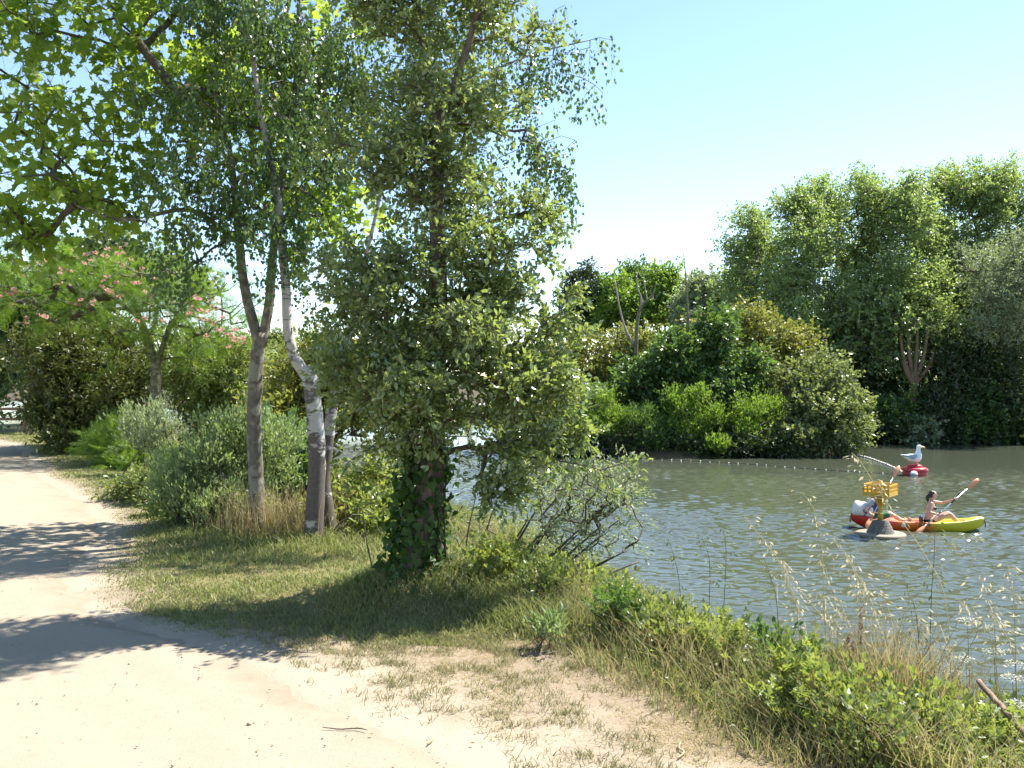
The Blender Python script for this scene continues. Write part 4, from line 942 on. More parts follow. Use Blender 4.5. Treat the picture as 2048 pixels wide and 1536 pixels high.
shrub('mugwort_plant', 'soft green weed with cut leaves on the edge of the bare ground', on_ground(*px(1100, 1290, 5.35)[:2]), [B(1100, 1270, 5.3, 35, 22, .12)], 14, 12, .045, NARROW, M['sage_leaf'], 240, nst=5, cat='weed', step=.1, spread=.08, twig=.0016, r0=.005, upright=.7)

def oat(label, pts, d, green, seed, name='wild_oat', cat='wild oat', group='wild oats on the bank', dens=1.0):
    rng = rg(seed); P = [px(x, y, d + (.12 * math.sin(seed * 3 + i))) for i, (x, y) in enumerate(pts)]
    b = P[-1].copy(); b[2] = float(height(b[0], b[1])); P = P[::-1]; P[0] = b if P[0][2] > b[2] else P[0]
    s = catmull(P, 7) - b; o = thing(name, label, cat, tuple(b), 0, group)
    m = M['oat_green'] if green else M['oat_straw']
    link('stem', mesh_np('stem', *sweep(s, np.linspace(.003, .0012, len(s)), 4)), m, o)
    ln = np.concatenate(([0], np.cumsum(np.linalg.norm(np.diff(s, axis=0), axis=1)))); tot = ln[-1]
    n = int(46 * dens); t = tot - rng.random(n) ** 1.0 * min(.42, tot * .6)
    q = np.stack([np.interp(t, ln, s[:, k]) for k in range(3)], -1)
    off = rng.normal(size=(n, 3)) * .035; off[:, 2] = -np.abs(off[:, 2]) * .6 + .01
    e = q + off
    link('panicle', mesh_np('panicle', *tubes((q, e, np.full(n, .0006), np.full(n, .0004)), 3)), m, o)
    ax = unit(off * 4 + np.array((0, 0, -.12)) + rng.normal(size=(n, 3)) * .05); nr = rng.normal(size=(n, 3))
    tag(link('spikelets', leaf_mesh('spikelets', e, ax, nr, rng.uniform(.022, .036, n), NARROW, rng), m, o), kind='stuff')
    nb = 3; tb = rng.uniform(.1, .5, nb) * tot; qb = np.stack([np.interp(tb, ln, s[:, k]) for k in range(3)], -1)
    lean = rng.normal(size=(nb, 3)) * .12; lean[:, 2] = 0
    link('blade', blade_mesh('blade', qb, np.full(nb, .16), lean, np.full(nb, .0025), rng), m, o)
oats = [([(1703, 905), (1722, 925), (1770, 1000), (1850, 1110), (1895, 1230), (1905, 1400)], 4.5, 0, 'long oat stalk arching across the yellow beacon'),
        ([(1488, 1032), (1530, 1085), (1600, 1180), (1680, 1290), (1730, 1430)], 4.7, 0, 'straw-coloured oat leaning left over open water'), ([(1605, 985), (1632, 1030), (1645, 1120), (1650, 1250), (1660, 1400)], 4.8, 0, 'upright tall oat left of the beacon'),
        ([(1655, 1065), (1690, 1110), (1740, 1200), (1790, 1330), (1800, 1430)], 4.6, 0, 'oat with a dense pale head below the beacon'), ([(1335, 1075), (1350, 1120), (1360, 1180), (1368, 1290)], 5.8, 1, 'greenish oat at the left of the bank oats'),
        ([(1390, 1060), (1410, 1090), (1420, 1150), (1412, 1290)], 5.7, 1, 'second greenish oat from the left on the bank'), ([(1445, 1055), (1452, 1100), (1450, 1170), (1440, 1300)], 5.6, 1, 'grey-green oat standing straight before the water'),
        ([(1690, 1105), (1710, 1150), (1730, 1220), (1745, 1400)], 4.7, 0, 'pale oat head beside the dense one'), ([(2012, 1125), (2022, 1170), (2030, 1250), (2036, 1420)], 4.4, 0, 'tall pale oat at the right edge'),
        ([(1912, 1195), (1945, 1230), (1985, 1290), (2030, 1420)], 4.4, 0, 'oat bending left near the right edge'), ([(1985, 1230), (2010, 1270), (2030, 1330), (2045, 1440)], 4.3, 0, 'short oat by the white umbels at the right edge'),
        ([(1555, 1120), (1575, 1160), (1595, 1230), (1605, 1400)], 5.0, 0, 'oat with loose head above the dock stalks'), ([(1520, 1100), (1540, 1150), (1555, 1220), (1560, 1370)], 5.2, 1, 'thin green oat left of the loose-headed one'),
        ([(1800, 1130), (1815, 1180), (1835, 1250), (1850, 1420)], 4.6, 1, 'green oat right of the dense pale head'), ([(1870, 1060), (1868, 1120), (1862, 1220), (1855, 1420)], 4.6, 1, 'dark green stalk standing straight below the kayak'),
        ([(1760, 1180), (1780, 1230), (1790, 1300), (1790, 1430)], 4.5, 0, 'oat rising out of the straw clump'), ([(1630, 1180), (1650, 1210), (1660, 1270), (1665, 1400)], 4.9, 0, 'low oat left of the straw clump'),
        ([(1960, 1150), (1975, 1200), (1990, 1270), (2000, 1420)], 4.4, 0, 'faded oat between the umbels and the right edge')]
for i, (p, d, g, lab) in enumerate(oats): oat(lab, p, d, g, 260 + i)
for i, (x, y, lab) in enumerate(((470, 960, 'dry oat left of the forked trunk'), (540, 985, 'dry oat just right of the forked trunk'), (580, 1000, 'dry oat between the forked trunk and the birch'), (440, 940, 'dry oat standing before the silver-green shrub'))):
    oat(lab, [(x, y), (x + 8, y + 30), (x + 14, y + 70), (x + 16, 1085)], 8.9, 0, 290 + i, dens=1.2, group='dry oats round the trunks')

extra = [(1570, 1150, 5.1), (1640, 1120, 4.8), (1720, 1150, 4.6), (1750, 1230, 4.5), (1830, 1220, 4.5), (1880, 1250, 4.4), (1600, 1235, 5.0), (1680, 1200, 4.7)]
for i, (x, y, d) in enumerate(extra):
    lab = ('thin pale oat %s' % ('above the left half of the bank brambles', 'next to the upright tall oat', 'over the dock stalks', 'at the left of the straw clump', 'at the right of the straw clump', 'left of the highest white umbel', 'low in the brambles left of the dock stalks', 'between the dock stalks and the beacon')[i])
    oat(lab, [(x, y), (x + 14, y + 40), (x + 32, y + 100), (x + 42, 1430)], d, 0, 400 + i)

def straw_clump():
    rng = rg(300); b = on_ground(*px(1775, 1440, 4.35)[:2]); o = thing('straw_clump', 'clump of dry golden straw on the bank by the water', 'dry grass', tuple(b))
    n = 1100; q = rng.normal(size=(n, 3)) * np.array((.19, .1, 0)); h = rng.uniform(.2, .66, n) * (1 - .6 * np.abs(q[:, 0])); lean = rng.normal(size=(n, 3)) * h[:, None] * .25; lean[:, 2] = 0
    tag(link('straw', blade_mesh('straw', q, h, lean, np.full(n, .0032), rng), M['dry_blade'], o), kind='stuff')
    p0 = rng.normal(size=(40, 3)) * np.array((.15, .1, 0)); p1 = p0 + np.stack((rng.normal(size=40) * .3, rng.normal(size=40) * .1, rng.uniform(.3, .7, 40)), -1)
    tag(link('stalks', mesh_np('stalks', *tubes((p0, p1, np.full(40, .003), np.full(40, .0014)), 4)), M['oat_straw'], o), kind='stuff')
straw_clump()
def dock():
    rng = rg(301); b = on_ground(*px(1700, 1430, 4.7)[:2]); o = thing('dock_plant', 'dark red seeding dock stalks left of the straw clump', 'weed', tuple(b))
    for k, (x0, y0, x1, y1) in enumerate(((1715, 1440, 1722, 1215), (1700, 1440, 1696, 1270), (1712, 1440, 1704, 1285))):
        s, e = px(x0, y0, 4.7) - b, px(x1, y1, 4.7) - b; s[2] = 0
        st = link('stalk', mesh_np('stalk', *sweep([s, (s + e) / 2 + rng.normal(size=3) * .01, e], [.005, .004, .002], 5)), M['dock'], o)
        n = 170; t = 1 - rng.random(n) * .5; q = s + (e - s) * t[:, None]
        tag(link('seeds', leaf_mesh('seeds', q, unit(rng.normal(size=(n, 3)) * np.array((1, 1, .4)) + np.array((0, 0, .4))), rng.normal(size=(n, 3)), rng.uniform(.008, .018, n), DIAMOND, rng), M['dock'], st), kind='stuff')
dock()
umb = [(1935, 1238, 4.5, 'highest white umbel, standing against the water'), (1988, 1300, 4.4, 'wide white umbel against the water near the right edge'), (2030, 1325, 4.4, 'white umbel touching the right edge'), (1932, 1316, 4.5, 'small white umbel below the highest one'), (1910, 1345, 4.5, 'white umbel at the edge of the straw'),
       (2025, 1352, 4.3, 'white umbel lying low at the right edge'), (1932, 1398, 4.3, 'white umbel just left of the stake top'), (1870, 1412, 4.3, 'white umbel in the brambles left of the stake'), (1915, 1424, 4.2, 'white umbel under the stake top'), (2035, 1405, 4.1, 'white umbel right of the stake'),
       (1978, 1432, 4.1, 'flat white umbel beside the middle of the stake'), (1898, 1455, 4.0, 'lowest white umbel left of the stake'), (1812, 1420, 4.3, 'white umbel in front of the straw clump'), (2015, 1458, 3.9, 'white umbel beneath the stake')]
for i, (x, y, d, lab) in enumerate(umb):
    rng = rg(310 + i); e = px(x, y, d); b = on_ground(e[0] + rng.normal() * .03, e[1] + .02); o = thing('wild_carrot', lab, 'wildflower', tuple(b), 0, 'white umbels on the bank'); e = e - b
    link('stem', mesh_np('stem', *sweep([(0, 0, 0), e * .55 + np.array((.015, 0, 0)), e - np.array((0, 0, .02))], [.0028, .002, .0014], 5)), M['oat_green'], o)
    n = 90; r = .046 * np.sqrt(rng.random(n)); a = rng.random(n) * 6.28; q = e + np.stack((r * np.cos(a), r * np.sin(a), -r * r * 4 + rng.normal(size=n) * .003), -1)
    link('umbel', leaf_mesh('umbel', q, unit(np.stack((np.cos(a), np.sin(a), rng.normal(size=n) * .3), -1)), rng.normal(size=(n, 3)) * .3 + np.array((0, 0, 1)), np.full(n, .013), DIAMOND, rng), M['umbel'], o)
    p0 = np.tile(e - np.array((0, 0, .02)), (12, 1)); link('rays', mesh_np('rays', *tubes((p0, q[:12] - np.array((0, 0, .003)), np.full(12, .0006), np.full(12, .0005)), 3)), M['oat_green'], o)

def rod(name, label, cat, pts, rad, m, seed, group=None):
    rng = rg(seed); P = np.array(pts); b = P[0].copy(); s = catmull(P - b, 6) + rng.normal(size=(6 * (len(P) - 1) + 1, 3)) * rad[0] * .15
    o = link(name, mesh_np(name, *sweep(s, np.interp(np.linspace(0, 1, len(s)), np.linspace(0, 1, len(rad)), rad), 7, .06, rng)), m, None, True); o.location = b
    return tag(o, label, cat, group)
rod('wooden_stake', 'brown wooden stick slanting through the brambles at lower right', 'stick', [px(1956, 1362, 4.0), px(2000, 1412, 3.8), px(2060, 1480, 3.6), px(2120, 1560, 3.4)], [.011, .014, .015, .015], M['stick_wood'], 330)
gs = 'twigs lying on the ground'
def gp_(x, y, z=.012): d = F * EYE / (y - HZ); p = px(x, y, d); p[2] = float(height(p[0], p[1])) + z; return p
rod('fallen_twig', 'dark twig lying on the sand at the edge of the dry turf', 'twig', [gp_(645, 1463, .02), gp_(680, 1466, .018), gp_(715, 1465, .02), gp_(735, 1468, .018)], [.002, .003, .0035, .0015], M['twig'], 331, gs)
rod('fallen_twig', 'pale bent twig lying on the dry turf at lower right', 'twig', [gp_(1360, 1490), gp_(1358, 1503), gp_(1368, 1512), gp_(1356, 1525)], [.004, .005, .005, .003], M['oat_straw'], 332, gs)
rod('fallen_twig', 'small pale twig on the dry turf near the bottom middle', 'twig', [gp_(855, 1494), gp_(862, 1488), gp_(868, 1484)], [.003, .004, .002], M['oat_straw'], 333, gs)
rod('fallen_twig', 'dead twig standing in the grass left of the ivy', 'twig', [px(748, 1150, 6.9), px(735, 1090, 6.9), px(724, 1015, 6.9)], [.007, .006, .004], M['twig'], 334, gs)

# ------------------------------------------------------------------ things on the water
def poly_mesh(parts, voxel=None, smooth=2, name='body'):
    """closed pieces fused to one skin: ('t', points, radii) or ('b', centre, radii3, rot_z, rot_y)"""
    bm = bmesh.new()
    def ball(c, r, rot=None):
        Mx = Matrix.Translation(Vector(c)) @ (rot.to_4x4() if rot is not None else Matrix()) @ Matrix.Diagonal((*r, 1))
        bmesh.ops.create_icosphere(bm, subdivisions=2, radius=1, matrix=Mx)
    for p in parts:
        if p[0] == 'b':
            rot = (Matrix.Rotation(p[3], 3, 'Z') @ Matrix.Rotation(p[4], 3, 'Y')) if len(p) > 3 else None; ball(p[1], p[2], rot)
        else:
            pts, rr = [Vector(q) for q in p[1]], p[2]
            for q, r in zip(pts, rr): ball(q, (r, r, r))
            for a, b, ra, rb in zip(pts[:-1], pts[1:], rr[:-1], rr[1:]):
                dv = b - a
                if dv.length < 1e-6: continue
                Mx = Matrix.Translation((a + b) / 2) @ dv.to_track_quat('Z', 'Y').to_matrix().to_4x4()
                bmesh.ops.create_cone(bm, cap_ends=True, segments=12, radius1=ra, radius2=rb, depth=dv.length, matrix=Mx)
    me = bpy.data.meshes.new(name); bm.to_mesh(me); bm.free()
    if voxel:
        o = bpy.data.objects.new('tmp', me); COL.objects.link(o)
        md = o.modifiers.new('r', 'REMESH'); md.mode = 'VOXEL'; md.voxel_size = voxel
        if smooth: ms = o.modifiers.new('s', 'SMOOTH'); ms.iterations = smooth; ms.factor = .5
        me2 = bpy.data.meshes.new_from_object(o.evaluated_get(bpy.context.evaluated_depsgraph_get())); bpy.data.objects.remove(o); bpy.data.meshes.remove(me); me = me2; me.name = name
        me.materials.clear()
    return me

def boxm(c, s, rz=0.0, bevel=0.0):
    bm = bmesh.new(); bmesh.ops.create_cube(bm, size=1, matrix=Matrix.Translation(Vector(c)) @ Matrix.Rotation(rz, 4, 'Z') @ Matrix.Diagonal((*s, 1)))
    if bevel: bmesh.ops.bevel(bm, geom=bm.edges[:], offset=bevel, segments=1, affect='EDGES')
    me = bpy.data.meshes.new('b'); bm.to_mesh(me); bm.free(); return me

def lathe(prof, n=32, wav=0.0, seed=0):
    rng = rg(seed); th = np.linspace(0, 2 * np.pi, n, endpoint=False); V = []
    for r, z in prof:
        ww = 1 + wav * (np.sin(3 * th + z * 9 + seed) * .6 + np.sin(5 * th - z * 14) * .4 + .4 * rng.normal(size=n))
        V.append(np.stack((r * ww * np.cos(th), r * ww * np.sin(th), np.full(n, z)), -1))
    idx = np.arange(len(prof) * n).reshape(-1, n); nx = np.roll(idx, -1, 1)
    q = np.stack((idx[:-1], nx[:-1], nx[1:], idx[1:]), -1).reshape(-1, 4)
    return mesh_np('lathe', np.vstack(V), np.concatenate((q.ravel(), idx[-1], idx[0][::-1])), np.concatenate((np.full(len(q), 4), [n, n])))

C = {k: plain(k, *v[:1], **v[1]) for k, v in {
    'yellow_paint': ((.55, .33, .035), dict(rough=.5, var=.1)), 'stone': ((.15, .14, .115), dict(rough=.9, var=.3, scale=14, bmp=.4)), 'mortar': ((.08, .075, .06), dict(rough=.95)), 'slab': ((.23, .2, .145), dict(rough=.9, var=.2)),
    'red_plastic': ((.42, .03, .035), dict(rough=.35, var=.2, scale=5)), 'white_plastic': ((.7, .71, .72), dict(rough=.4, var=.05)), 'gull_white': ((.78, .78, .77), dict(rough=.5, var=.04)), 'gull_grey': ((.28, .35, .45), dict(rough=.5, var=.06)),
    'black': ((.015, .015, .017), dict(rough=.5)), 'gull_bill': ((.72, .5, .16), dict(rough=.4)), 'gull_feet': ((.6, .34, .26), dict(rough=.6)), 'skin': ((.6, .36, .26), dict(rough=.5, var=.05)), 'hair': ((.022, .013, .01), dict(rough=.45, var=.3)),
    'black_cloth': ((.02, .018, .022), dict(rough=.7)), 'blue_vest': ((.03, .06, .22), dict(rough=.6)), 'green_cloth': ((.02, .13, .06), dict(rough=.8)), 'white_cloth': ((.3, .32, .35), dict(rough=.8)), 'paddle_orange': ((.68, .3, .16), dict(rough=.35)),
    'alu': ((.55, .57, .6), dict(rough=.35, metal=.6)), 'navy_cord': ((.02, .03, .09), dict(rough=.7)), 'bead_white': ((.66, .62, .55), dict(rough=.5)), 'bead_red': ((.4, .15, .1), dict(rough=.5)), 'bead_brown': ((.3, .23, .14), dict(rough=.6)), 'vest_yellow': ((.65, .45, .12), dict(rough=.7)),
    'lip': ((.4, .12, .1), dict(rough=.5)), 'sticker': ((.45, .55, .5), dict(rough=.5)), 'brown_cap': ((.3, .2, .14), dict(rough=.8))}.items()}

# seagull statue on a red buoy
def gull():
    gx, gy = px(1830, 950, 40.1)[:2]
    b = thing('mooring_buoy', 'red rock-shaped buoy carrying the seagull statue', 'buoy', (gx, gy, WATER))
    link('float', lathe([(.46, -.12), (.5, 0), (.53, .1), (.5, .17), (.54, .2), (.53, .31), (.46, .355), (.3, .37)], 36, .035, 1), C['red_plastic'], b, True)
    link('pedestal', lathe([(.31, .36), (.3, .45), (.25, .475), (.05, .48)], 28, .03, 2), C['red_plastic'], b, True)
    z0 = WATER + .478
    g = thing('seagull_statue', 'oversized white seagull figure with blue-grey wings standing on the red buoy', 'statue', (gx, gy, z0), R(-6))
    body = poly_mesh([('t', [(-.62, 0, .42), (-.48, 0, .385), (-.2, 0, .3), (.08, 0, .3), (.13, 0, .42), (.14, 0, .58), (.15, 0, .73)], [.03, .065, .165, .2, .16, .105, .085]), ('b', (.18, 0, .8), (.125, .095, .1)), ('b', (-.02, 0, .25), (.25, .17, .17), 0, .15)], .022, 5)
    link('body', body, C['gull_white'], g, True)
    for s in (-1, 1):
        wg = link('wing', poly_mesh([('b', (-.1, s * .155, .36), (.24, .05, .13), s * -.12, .12), ('t', [(-.1, s * .16, .36), (-.35, s * .12, .39), (-.55, s * .06, .42)], [.08, .055, .03])], .016, 4), C['gull_grey'], g, True)
        link('wing_tip', poly_mesh([('t', [(-.52, s * .062, .405), (-.68, s * .035, .4)], [.036, .014])], .01, 1), C['black'], wg, True)
        link('eye', poly_mesh([('b', (.235, s * .083, .825), (.014, .012, .014))]), C['black'], g, True)
        link('leg', poly_mesh([('t', [(.02, s * .07, .14), (.05, s * .075, .03)], [.022, .018]), ('t', [(.05, s * .075, .015), (.16, s * .1, .012)], [.02, .012]), ('t', [(.05, s * .075, .015), (.17, s * .06, .012)], [.02, .012])]), C['gull_feet'], g, True)
    link('bill', poly_mesh([('t', [(.26, 0, .795), (.38, 0, .785), (.43, 0, .75)], [.05, .04, .022])], .012, 2), C['gull_bill'], g, True)
    w_ = thing('marker_float', 'white ball float beside the red buoy', 'float', (gx - .3, gy - .55, WATER + .09))
    link('ball', poly_mesh([('b', (0, 0, 0), (.17, .17, .16))]), C['white_plastic'], w_, True); link('collar', lathe([(.172, -.03), (.176, -.01), (.172, .01)], 20), C['black'], w_)
    return gx, gy
gx, gy = gull()

def float_line(label, pix, step, r, mats, seed):
    rng = rg(seed); P = []
    for x, y in pix: p = px(x, y, F * (EYE - WATER) / (y - HZ)); P.append(np.array((p[0], p[1], WATER)))
    s = catmull(P, 14); ln = np.concatenate(([0], np.cumsum(np.linalg.norm(np.diff(s, axis=0), axis=1))))
    b = s[0].copy(); o = thing('float_line', label, 'float line', tuple(b), 0, 'lines of floats on the lake')
    link('rope', mesh_np('rope', *sweep(s - b + np.array((0, 0, .012)), np.full(len(s), .014), 5)), C['black'], o)
    mes = []
    for m in mats: me = poly_mesh([('b', (0, 0, 0), (r * 1.25, r, r))], name='float'); me.materials.append(m); mes.append(me)
    for k, t in enumerate(np.arange(step / 2, ln[-1], step)):
        q = np.array([np.interp(t, ln, s[:, j]) for j in range(3)]) - b
        f = bpy.data.objects.new('float', mes[k % len(mes)]); COL.objects.link(f); f.parent = o; f.location = (q[0], q[1], r * .45 + rng.normal() * .008); f.rotation_euler = (0, 0, rng.random() * 3)
float_line('string of small white and reddish floats stretched along the front of the island', [(1180, 917), (1290, 919), (1400, 923), (1500, 929), (1590, 936), (1680, 942), (1760, 947), (1806, 950)],   .52, .034, [C['bead_white'], C['bead_red'], C['bead_white']], 1)
float_line('close-set string of brown floats from the island tip to the red buoy', [(1695, 908), (1730, 915), (1765, 927), (1790, 938), (1810, 948)], .24, .06, [C['bead_brown'], C['bead_white']], 2)

# yellow beacon with stone foot
def beacon():
    x, y = px(1761, 1070, 24.6)[:2]; o = thing('beacon', 'small yellow beacon with a railed lookout on a stone cone', 'beacon', (x, y, WATER), R(0))
    link('slab', lathe([(.6, -.08), (.655, -.02), (.66, .05), (.63, .07), (.3, .075)], 36), C['slab'], o, False)
    z0, z1, r0, r1 = .07, .42, .375, .2
    link('core', lathe([(r0 - .022, z0 - .01), (r1 - .022, z1 - .002), (.02, z1)], 32), C['mortar'], o, True)
    rows = 5; hh = (z1 - z0) / rows
    for k in range(rows):
        n = 13 - k; za, zb = z0 + k * hh + .004, z0 + (k + 1) * hh - .006
        ra, rb = np.interp([za, zb], [z0, z1], [r0, r1]); da = math.pi / n - .02
        v = []
        for rr in (0, 1):
            for z, r in ((za, ra), (zb, rb)):
                for a in (-da, 0, da): q = r - .05 * rr; v.append((q * math.cos(a), q * math.sin(a), z))
        f = [(0, 1, 4, 3), (1, 2, 5, 4), (3, 4, 10, 9), (4, 5, 11, 10), (0, 3, 9, 6), (2, 8, 11, 5), (0, 6, 7, 1), (1, 7, 8, 2)]
        me = bpy.data.meshes.new('brick'); me.from_pydata(v, [], f); me.materials.append(C['stone'])
        for j in range(n):
            c = bpy.data.objects.new('brick', me); COL.objects.link(c); c.parent = o; s = 1 + .012 * math.sin(j * 7 + k * 3); c.rotation_euler = (0, 0, 2 * math.pi * (j + .5 * (k % 2)) / n); c.scale = (s, s, 1)
    Y = C['yellow_paint']
    link('post', lathe([(.09, z1 - .01), (.062, z1 + .25), (.06, 1.2), (.06, 1.5), (.02, 1.51)], 8), Y, o)
    a0 = R(48.5)
    for k in range(4):
        a = a0 + k * math.pi / 2 + math.pi / 4; ca, sa = math.cos(a), math.sin(a)
        link('bracket', mesh_np('bracket', *sweep([(ca * .05, sa * .05, .8), (ca * .09, sa * .09, .93), (ca * .2, sa * .2, 1.05), (ca * .36, sa * .36, 1.12)], [.03, .035, .035, .03], 6)), Y, o)
    hs = .34
    link('floor', boxm((0, 0, 1.125), (2 * hs - .03, 2 * hs - .03, .03), a0), Y, o)
    for k in range(4):
        a = a0 + k * math.pi / 2; nx_, ny_ = math.cos(a), math.sin(a); tx, ty = -ny_, nx_
        sd_ = link('skirt', boxm((nx_ * hs, ny_ * hs, 1.165), (.03, 2 * hs + .02, .11), a), Y, o)
        for z, h_ in ((1.29, .045), (1.405, .045)): link('rail', boxm((nx_ * hs, ny_ * hs, z), (.026, 2 * hs + .026, h_), a), Y, o)
        for j in range(7):
            t = -hs + 2 * hs * (j + (0 if j else .0)) / 6
            if j == 6: continue
            link('baluster', boxm((nx_ * hs + tx * t, ny_ * hs + ty * t, 1.31), (.022, .04, .21), a), Y, o)
beacon()

# kayak
KX, KY = px(1833, 1058, 25.6)[:2]; KR = R(-13)
def hull_material():
    m, n, b, out = mat_new('hull_plastic')
    sp = N(n, 'ShaderNodeSeparateXYZ'); co = objco(n); n.links.new(co, sp.inputs[0])
    f = N(n, 'ShaderNodeMapRange'); f.inputs['From Min'].default_value = -1.95; f.inputs['From Max'].default_value = 1.95; n.links.new(math_(n, 'ADD', sp.outputs[0], math_(n, 'MULTIPLY', noise(n, 1.6, 3, vec=co).outputs[0], .35)), f.inputs[0])
    r = ramp(n, f.outputs[0], [(.0, (.5, .02, .015)), (.33, (.52, .035, .015)), (.43, (.6, .13, .015)), (.6, (.6, .15, .015)), (.7, (.48, .43, .02)), (1, (.5, .46, .02))])
    n.links.new(r.outputs[0], b.inputs['Base Color']); b.inputs['Roughness'].default_value = .38
    return m
def kayak():
    o = thing('kayak', 'red, orange and yellow two-seat kayak on the lake', 'kayak', (KX, KY, WATER), KR)
    ts = np.concatenate((-1 + .04 * np.array([0, .3, 1, 2]), np.linspace(-.86, .86, 25), 1 - .04 * np.array([2, 1, .3, 0]))); rows = []
    for t in ts:
        a = abs(t); wd = max(.012, .39 * (1 - a ** 2.4) ** .75); zk = -.1 + .3 * a ** 5; zg = .25 + .17 * a ** 2.6 - .05 * max(0, (a - .94) / .06)
        rec = .15 * (1 - float(sstep((a - .68) / .14))) - .03 * float(sstep((a - .68) / .14))
        half = [(0, zk), (.5 * wd, zk + .015), (.86 * wd, zk + .09), (wd, zg - .09), (.985 * wd, zg - .03), (.9 * wd, zg), (.76 * wd, zg - .01), (.66 * wd, zg - rec * .8), (.3 * wd, zg - rec), (0, zg - rec)]
        ring = half + [(-y, z) for y, z in half[-2:0:-1]]
        rows.append([(t * 1.78, y, z) for y, z in ring])
    V = np.array(rows); k = V.shape[1]; idx = np.arange(V.shape[0] * k).reshape(-1, k); nx = np.roll(idx, -1, 1)
    q = np.stack((idx[:-1], idx[1:], nx[1:], nx[:-1]), -1).reshape(-1, 4)
    link('hull', mesh_np('hull', V.reshape(-1, 3), np.concatenate((q.ravel(), idx[0], idx[-1][::-1])), np.concatenate((np.full(len(q), 4), [k, k]))), hull_material(), o, True)
    for x in (-1.76, 1.76):
        s = 1 if x > 0 else -1
        link('toggle', mesh_np('toggle', *sweep([(x - s * .1, 0, .41), (x + s * .02, 0, .36), (x + s * .05, -.02, .25), (x + s * .05, -.02, .12)], [.009, .009, .014, .014], 6)), C['black'], o)
    for x in (-1.42, .12): link('seat_back', poly_mesh([('b', (x, 0, .27), (.05, .2, .13))], .02, 2), C['black'], o, True)
    link('strap', mesh_np('strap', *sweep([(-.45, -.28, .27), (-.2, -.3, .29), (.05, -.29, .27)], [.012] * 3, 5)), C['black'], o)
    cu = bpy.data.curves.new('lettering', 'FONT'); cu.body = 'RTM'; cu.size = .155; cu.extrude = .003; cu.align_x = 'CENTER'; cu.shear = .25; cu.materials.append(C['black'])
    tc = bpy.data.objects.new('tmp', cu); COL.objects.link(tc); bpy.context.view_layer.update(); tm = bpy.data.meshes.new_from_object(tc.evaluated_get(bpy.context.evaluated_depsgraph_get())); bpy.data.objects.remove(tc)
    t_ = link('lettering', tm, None, o); t_.location = (.12, -.392, .13); t_.rotation_euler = (R(90), 0, 0)
    st = link('sticker', poly_mesh([('b', (-.42, -.388, .15), (.07, .006, .06))]), C['sticker'], o, True)
kayak()

def drum():
    o = thing('drum', 'white plastic drum tied with dark cord on the kayak stern', 'drum', (KX + math.cos(KR) * -1.46, KY + math.sin(KR) * -1.46, WATER + .52), KR); o.rotation_euler = (0, R(100), KR)
    link('barrel', lathe([(.05, -.27), (.17, -.265), (.215, -.23), (.228, -.18), (.222, -.1), (.228, 0), (.222, .1), (.228, .18), (.215, .23), (.17, .265), (.05, .27)], 32), C['white_plastic'], o, True)
    th = np.linspace(0, 2 * np.pi, 25); link('cord', mesh_np('cord', *sweep(np.stack((.234 * np.cos(th), .234 * np.sin(th), .1 + .06 * np.sin(th * 2)), -1), np.full(25, .013), 5)), C['navy_cord'], o)
    th = np.linspace(0, 4 * np.pi, 30); link('knot', mesh_np('knot', *sweep(np.stack((.0 + .06 * np.cos(th), -.238 + .01 * np.sin(th * 3), .06 + .07 * np.sin(th)), -1), np.full(30, .014), 5)), C['navy_cord'], o)
drum()

def hand(W, axis, palm):
    """five fingers closed round a shaft at W (direction axis); palm: side on which the palm lies"""
    W = Vector(W); a = Vector(axis).normalized(); p = Vector(palm); p = (p - a * p.dot(a)).normalized(); q = a.cross(p); r = .03
    out = [('b', tuple(W + p * .03), (.035, .035, .03))]
    for k in range(4):
        c = W + a * (.03 - .02 * k); l = (1.0, 1.1, 1.05, .85)[k]
        out.append(('t', [tuple(c + p * r + q * .012), tuple(c + q * r + p * .01), tuple(c + q * r * .7 - p * r * .8 * l), tuple(c - p * r * l * .9 - q * .012)], [.0105, .0095, .009, .008]))
    out.append(('t', [tuple(W + p * .03 - a * .0 - q * .01), tuple(W + a * .035 - q * r), tuple(W + a * .045 - q * r * .5 - p * r * .7)], [.012, .0105, .009]))
    return out

def paddle(label, p0, p1):
    p0, p1 = Vector(p0), Vector(p1); o = thing('paddle', label, 'paddle', (KX, KY, WATER), KR, 'kayak paddles'); ax = (p1 - p0).normalized()
    s0, s1 = p0 + ax * .42, p1 - ax * .42
    link('shaft', mesh_np('shaft', *sweep([s0, (s0 + s1) / 2, s1], [.016] * 3, 8)), C['alu'], o, True)
    for e, tip in ((s0, p0), (s1, p1)):
        d = (tip - e).normalized(); sd_ = d.cross(Vector((0.25, 1, .1))).normalized(); nn = d.cross(sd_); V = []
        prof = [(0, .018), (.06, .025), (.14, .05), (.25, .068), (.36, .064), (.42, .038), (.435, .015)]
        for l, h_ in prof:
            for s, t in ((-1, .006), (1, .006), (1, -.006), (-1, -.006)): V.append(e + d * l + sd_ * s * h_ + nn * (t + .04 * (l / .43) ** 2))
        idx = np.arange(len(V)).reshape(-1, 4); nx = np.roll(idx, -1, 1); q = np.stack((idx[:-1], nx[:-1], nx[1:], idx[1:]), -1).reshape(-1, 4)
        link('blade', mesh_np('blade', np.array([tuple(v) for v in V]), np.concatenate((q.ravel(), idx[-1], idx[0][::-1])), np.concatenate((np.full(len(q), 4), [4, 4]))), C['paddle_orange'], o)
    for f in (.33, .66): c = s0 + (s1 - s0) * f; link('grip', mesh_np('grip', *sweep([c - ax * .09, c + ax * .09], [.021, .021], 8)), C['black'], o)
WP0, WP1 = Vector((-.14, -.6, -.06)), Vector((1.66, .17, 1.45))
